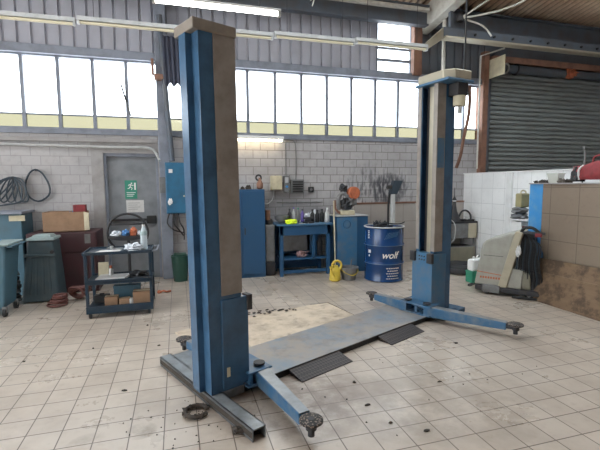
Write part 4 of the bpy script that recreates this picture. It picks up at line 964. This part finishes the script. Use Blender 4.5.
# ------------------------------------------------------------------ floor scrubber
P0 = Vector((4.17, 5.0, 0)); ang = math.atan2(-.8, .6)
t = thing('floor_scrubber', 'grey beige floor scrubber machine parked before the brown tiled partition', 'floor scrubber', P0, ang)
# local x: along the visible side, local y: depth away from camera
D = .50
b = MB().prism([(x,0,z) for x, z in [(-.02,.12),(.075,.72),(.12,.78),(.44,.90),(.50,.90),(.34,.12)]],(0,D,0)); tk = b.build('tank','beige',t,bev=.025)
b = MB().box(.0,.36,-.004,0,.40,.412); 
b = MB().hexa([(.015,-.005,.315),(.375,-.005,.285),(.375,0,.285),(.015,0,.315),(.015,-.005,.325),(.375,-.005,.295),(.375,0,.295),(.015,0,.325)]); lab(b.build('orange_line','orange',tk),'thin orange line')
b = MB()
for i in range(8): b.box(.06+i*.035,.083+i*.035,-.004,0,.225,.255)
lab(b.build('side_lettering','orange',tk),'small orange lettering')
MB().box(.10,.36,-.003,0,.56,.566).build('lid_seam','dark',tk)
b = MB().prism([(x,-.02,z) for x, z in [(.50,.93),(.60,.92),(.42,.12),(.30,.12)]],(0,D+.04,0)); lab(b.build('band','beigel',t,bev=.015),'tan diagonal band')
b = MB().prism([(x,0,z) for x, z in [(.46,.41),(.62,.385),(.60,.12),(.40,.12)]],(0,D*.8,0)); lab(b.build('battery_box','beige',t,bev=.015),'pale lower box')
b = MB().prism([(x,.02,z) for x, z in [(.60,.38),(.70,.36),(.72,.12),(.56,.12)]],(0,D*.7,0)); b.build('rear_box','beiged',t,bev=.02)
b = MB().prism([(x,-.03,z) for x, z in [(0,.05),(.0,.12),(.80,.12),(.86,.05)]],(0,D+.06,0)); b.build('skirt','dark',t,bev=.01)
b = MB().box(.10,.34,-.05,.0,.03,.14); b.build('side_bumper','grey',t,bev=.01)
b = MB().prism([(x,.10,z) for x, z in [(.58,.92),(.72,.88),(.78,.45),(.80,.12),(.64,.12),(.55,.42),(.54,.60)]],(0,D*.6,0)); b.build('rear_frame','black',t,bev=.02)
for i in range(12):
    x = .52+.024*i; q = .008*(i%3)
    b = MB().tube([(.57+.014*i,.07,.90-.008*i),(x+.03,.03-q,.74),(x+.015,.01+q,.50),(x+.01+.004*i,.04-q,.30),(x-.01+.006*i,.05,.16+.03*(i%2))],.009,8); b.build('hose','black' if i%3 else 'hose',t,smooth=True)
b = MB().tube([(.56,.06,.90),(.60,.05,.975),(.70,.05,.985),(.78,.05,.92)],.022,8); b.build('handle','black',t,smooth=True)
b = MB().box(.58,.86,.0,.06,.90,.935); b.build('grip_bar','dark',t,bev=.01)
lab(MB().box(.74,.82,-.02,.06,.87,.92).build('switch','red',t,bev=.008),'red switch')
b = MB().lump((.555,-.05,.66),.03,.02,.07,.4,3,2,False); lab(b.build('paper_tag','white',t,smooth=True),'white crumpled tag')
for x, y in ((.16,.02),(.70,.02),(.16,.46),(.70,.46)):
    w = MB().cyl((x,y-.02,.055),(x,y+.02,.055),.055,20).build('wheel','black',t,smooth=True); MB().cyl((x,y-.026,.055),(x,y-.02,.055),.025,14).build('hub','lgrey',w)
b = MB().tube([(-.04,.0,.12),(-.09,-.02,.10),(-.10,.1,.06),(-.08,.3,.05),(0,.45,.05)],.014,8); b.build('bumper_bar','dark',t,smooth=True)
b = MB().prism([(x,.05,z) for x, z in [(.70,.40),(.83,.34),(.86,.07),(.70,.07)]],(0,.32,0)); b.build('rear_housing','dark',t,bev=.03)
b = MB().tube([(.50,-.06,.02),(.75,-.04,.02),(1.02,.1,.02)],.018,8); b.build('squeegee','black',t,smooth=True)
b = MB().prism([(x,.20,z) for x, z in [(.74,.78),(.82,.62),(.86,.10),(.76,.06)]],(0,.16,0)); lab(b.build('blue_cover','bluecab',t,bev=.02),'dark blue cloth cover at the rear')

# rack behind the partition end
t = thing('narrow_rack', 'narrow white rack behind the blue end of the partition', 'rack', (5.05,5.02,0))
b = MB(); b.box(-.17,-.15,-.10,.10,0,1.03); b.box(.13,.15,-.10,.10,0,1.56); b.build('uprights','white',t,bev=.003)
for z_ in (.40,.84,1.03): MB().box(-.17,.15,-.10,.10,z_-.015,z_).build('shelf','white',t,bev=.003)
t = thing('paint_tin', 'red and white tin on the narrow rack below the grey pad', 'tin', (4.98,5.0,.84)); MB().cyl((0,0,0),(0,0,.12),.07,22).build('body','red',t,smooth=True); lab(MB().cyl((0,0,.115),(0,0,.17),.071,22).build('white_band','white',t,smooth=True),'white band')
solo('grey_pad', MB().lump((0,0,.05),.14,.09,.06,.2,2,3).lump((0,0,.14),.125,.085,.06,.2,2,6), 'grey', 'dark grey folded pad on the narrow rack under the cream canister', 'pad', (4.92,5.0,1.045), smooth=True)
t = thing('canister', 'small cream canister topmost on the narrow rack', 'canister', (4.965,5.0,1.235)); MB().box(-.085,.075,-.06,.06,0,.21).build('body','canis',t,bev=.02); MB().tube([(-.05,0,.20),(-.02,0,.25),(.04,0,.24),(.06,0,.20)],.012,8).build('handle','cream',t,smooth=True)

# wooden board leaning on the partition
b = MB().hexa([(4.62,2.2,.0),(4.645,2.2,.0),(4.645,4.50,.0),(4.62,4.50,.0),(4.80,2.2,.60),(4.825,2.2,.60),(4.825,4.50,.56),(4.80,4.50,.56)])
t = thing('plywood_sheet', 'stained plywood sheet leaning on the brown tiled partition', 'board'); bd_ = b.build('sheet','wood',t,bev=.003)
b = MB().hexa([(4.722,2.2,.37),(4.735,2.2,.37),(4.735,4.49,.36),(4.722,4.49,.36),(4.732,2.2,.395),(4.745,2.2,.395),(4.745,4.49,.385),(4.732,4.49,.385)]); b.build('batten','wood',t)

# things on top of the partition (z 1.597)
ZT = 1.597
t = thing('plastic_tub', 'clear plastic tub with brown contents on the partition top', 'tub', (4.93,4.42,ZT))
MB().hexa([(-.05,-.07,0),(.05,-.07,0),(.05,.07,0),(-.05,.07,0),(-.06,-.09,.12),(.06,-.09,.12),(.06,.09,.12),(-.06,.09,.12)]).build('tub','tub',t,bev=.006)
MB().box(-.065,.065,-.095,.095,.115,.13).build('lid','tub',t,bev=.004); MB().lump((0,-.03,.04),.04,.05,.035,.3,3,3).build('contents','grime',t,smooth=True)
pos = [(4.92,4.73,.02),(4.94,4.66,.025),(4.91,4.60,.03),(4.95,4.54,.03),(4.90,4.30,.035),(4.94,4.25,.03),(4.92,4.20,.025)]
wh = ['nearest the blue end','second from the blue end','third from the blue end','touching the left of the clear tub','right of the clear tub','between the clear tub and the red bag, in the middle','just left of the red bag']
for i,(x,y,s) in enumerate(pos): solo('rubble_piece', MB().lump((0,0,s*.5),s,s*1.2,s,.5,3,i*2.3), 'stone' if i in (4,) else 'grime', 'dark rubble piece on the partition, '+wh[i].replace(', in the middle',''), 'rubble', (x,y,ZT), 0, 'rubble on the partition top')
t = thing('red_bag', 'dark red bag with a white trim lying on the partition top', 'bag', (4.95,3.88,ZT))
MB().lump((0,0,.12),.09,.30,.15,.18,1.6,3).build('body','red',t,smooth=True)
MB().lump((-.02,.22,.08),.07,.075,.12,.3,2,5).build('black_end','black',t,smooth=True)
lab(MB().tube([(-.07,.16,.04),(-.09,.15,.16),(-.05,.12,.22)],.012,8).build('trim','white',t,smooth=True),'white trim')
MB().tube([(0,.05,.24),(0,.02,.32),(0,-.1,.33),(0,-.16,.25)],.012,8).build('strap','red',t,smooth=True)
run('grey_stick','grey rod standing up behind the red bag against the shutter',[(5.0,4.09,ZT),(5.0,4.07,1.98),(4.99,4.10,2.06)],.010,'grey','rod')

# roof brace at far right
run('roof_brace','dark diagonal brace under the rusty roof at the far right',[(8.4,6.6,5.05),(9.8,6.6,4.75)],.02,'dark','brace')

# ------------------------------------------------------------------ light
w = bpy.data.worlds.new('world'); bpy.context.scene.world = w; w.use_nodes = True
nt = w.node_tree; bg = nt.nodes['Background']; bg.inputs[0].default_value = (.90,.96,1.0,1); bg.inputs[1].default_value = 7.0
sc = bpy.context.scene
sc.view_settings.view_transform = 'Standard'; sc.view_settings.look = 'None'; sc.view_settings.gamma = 1; sc.view_settings.use_curve_mapping = False
sc.view_settings.exposure = -0.06
sc.cycles.use_denoising = True
sc.cycles.max_bounces = 8; sc.cycles.diffuse_bounces = 4; sc.cycles.glossy_bounces = 3; sc.cycles.transparent_max_bounces = 12
sc.cycles.caustics_reflective = False; sc.cycles.caustics_refractive = False
sc.cycles.sample_clamp_indirect = 8
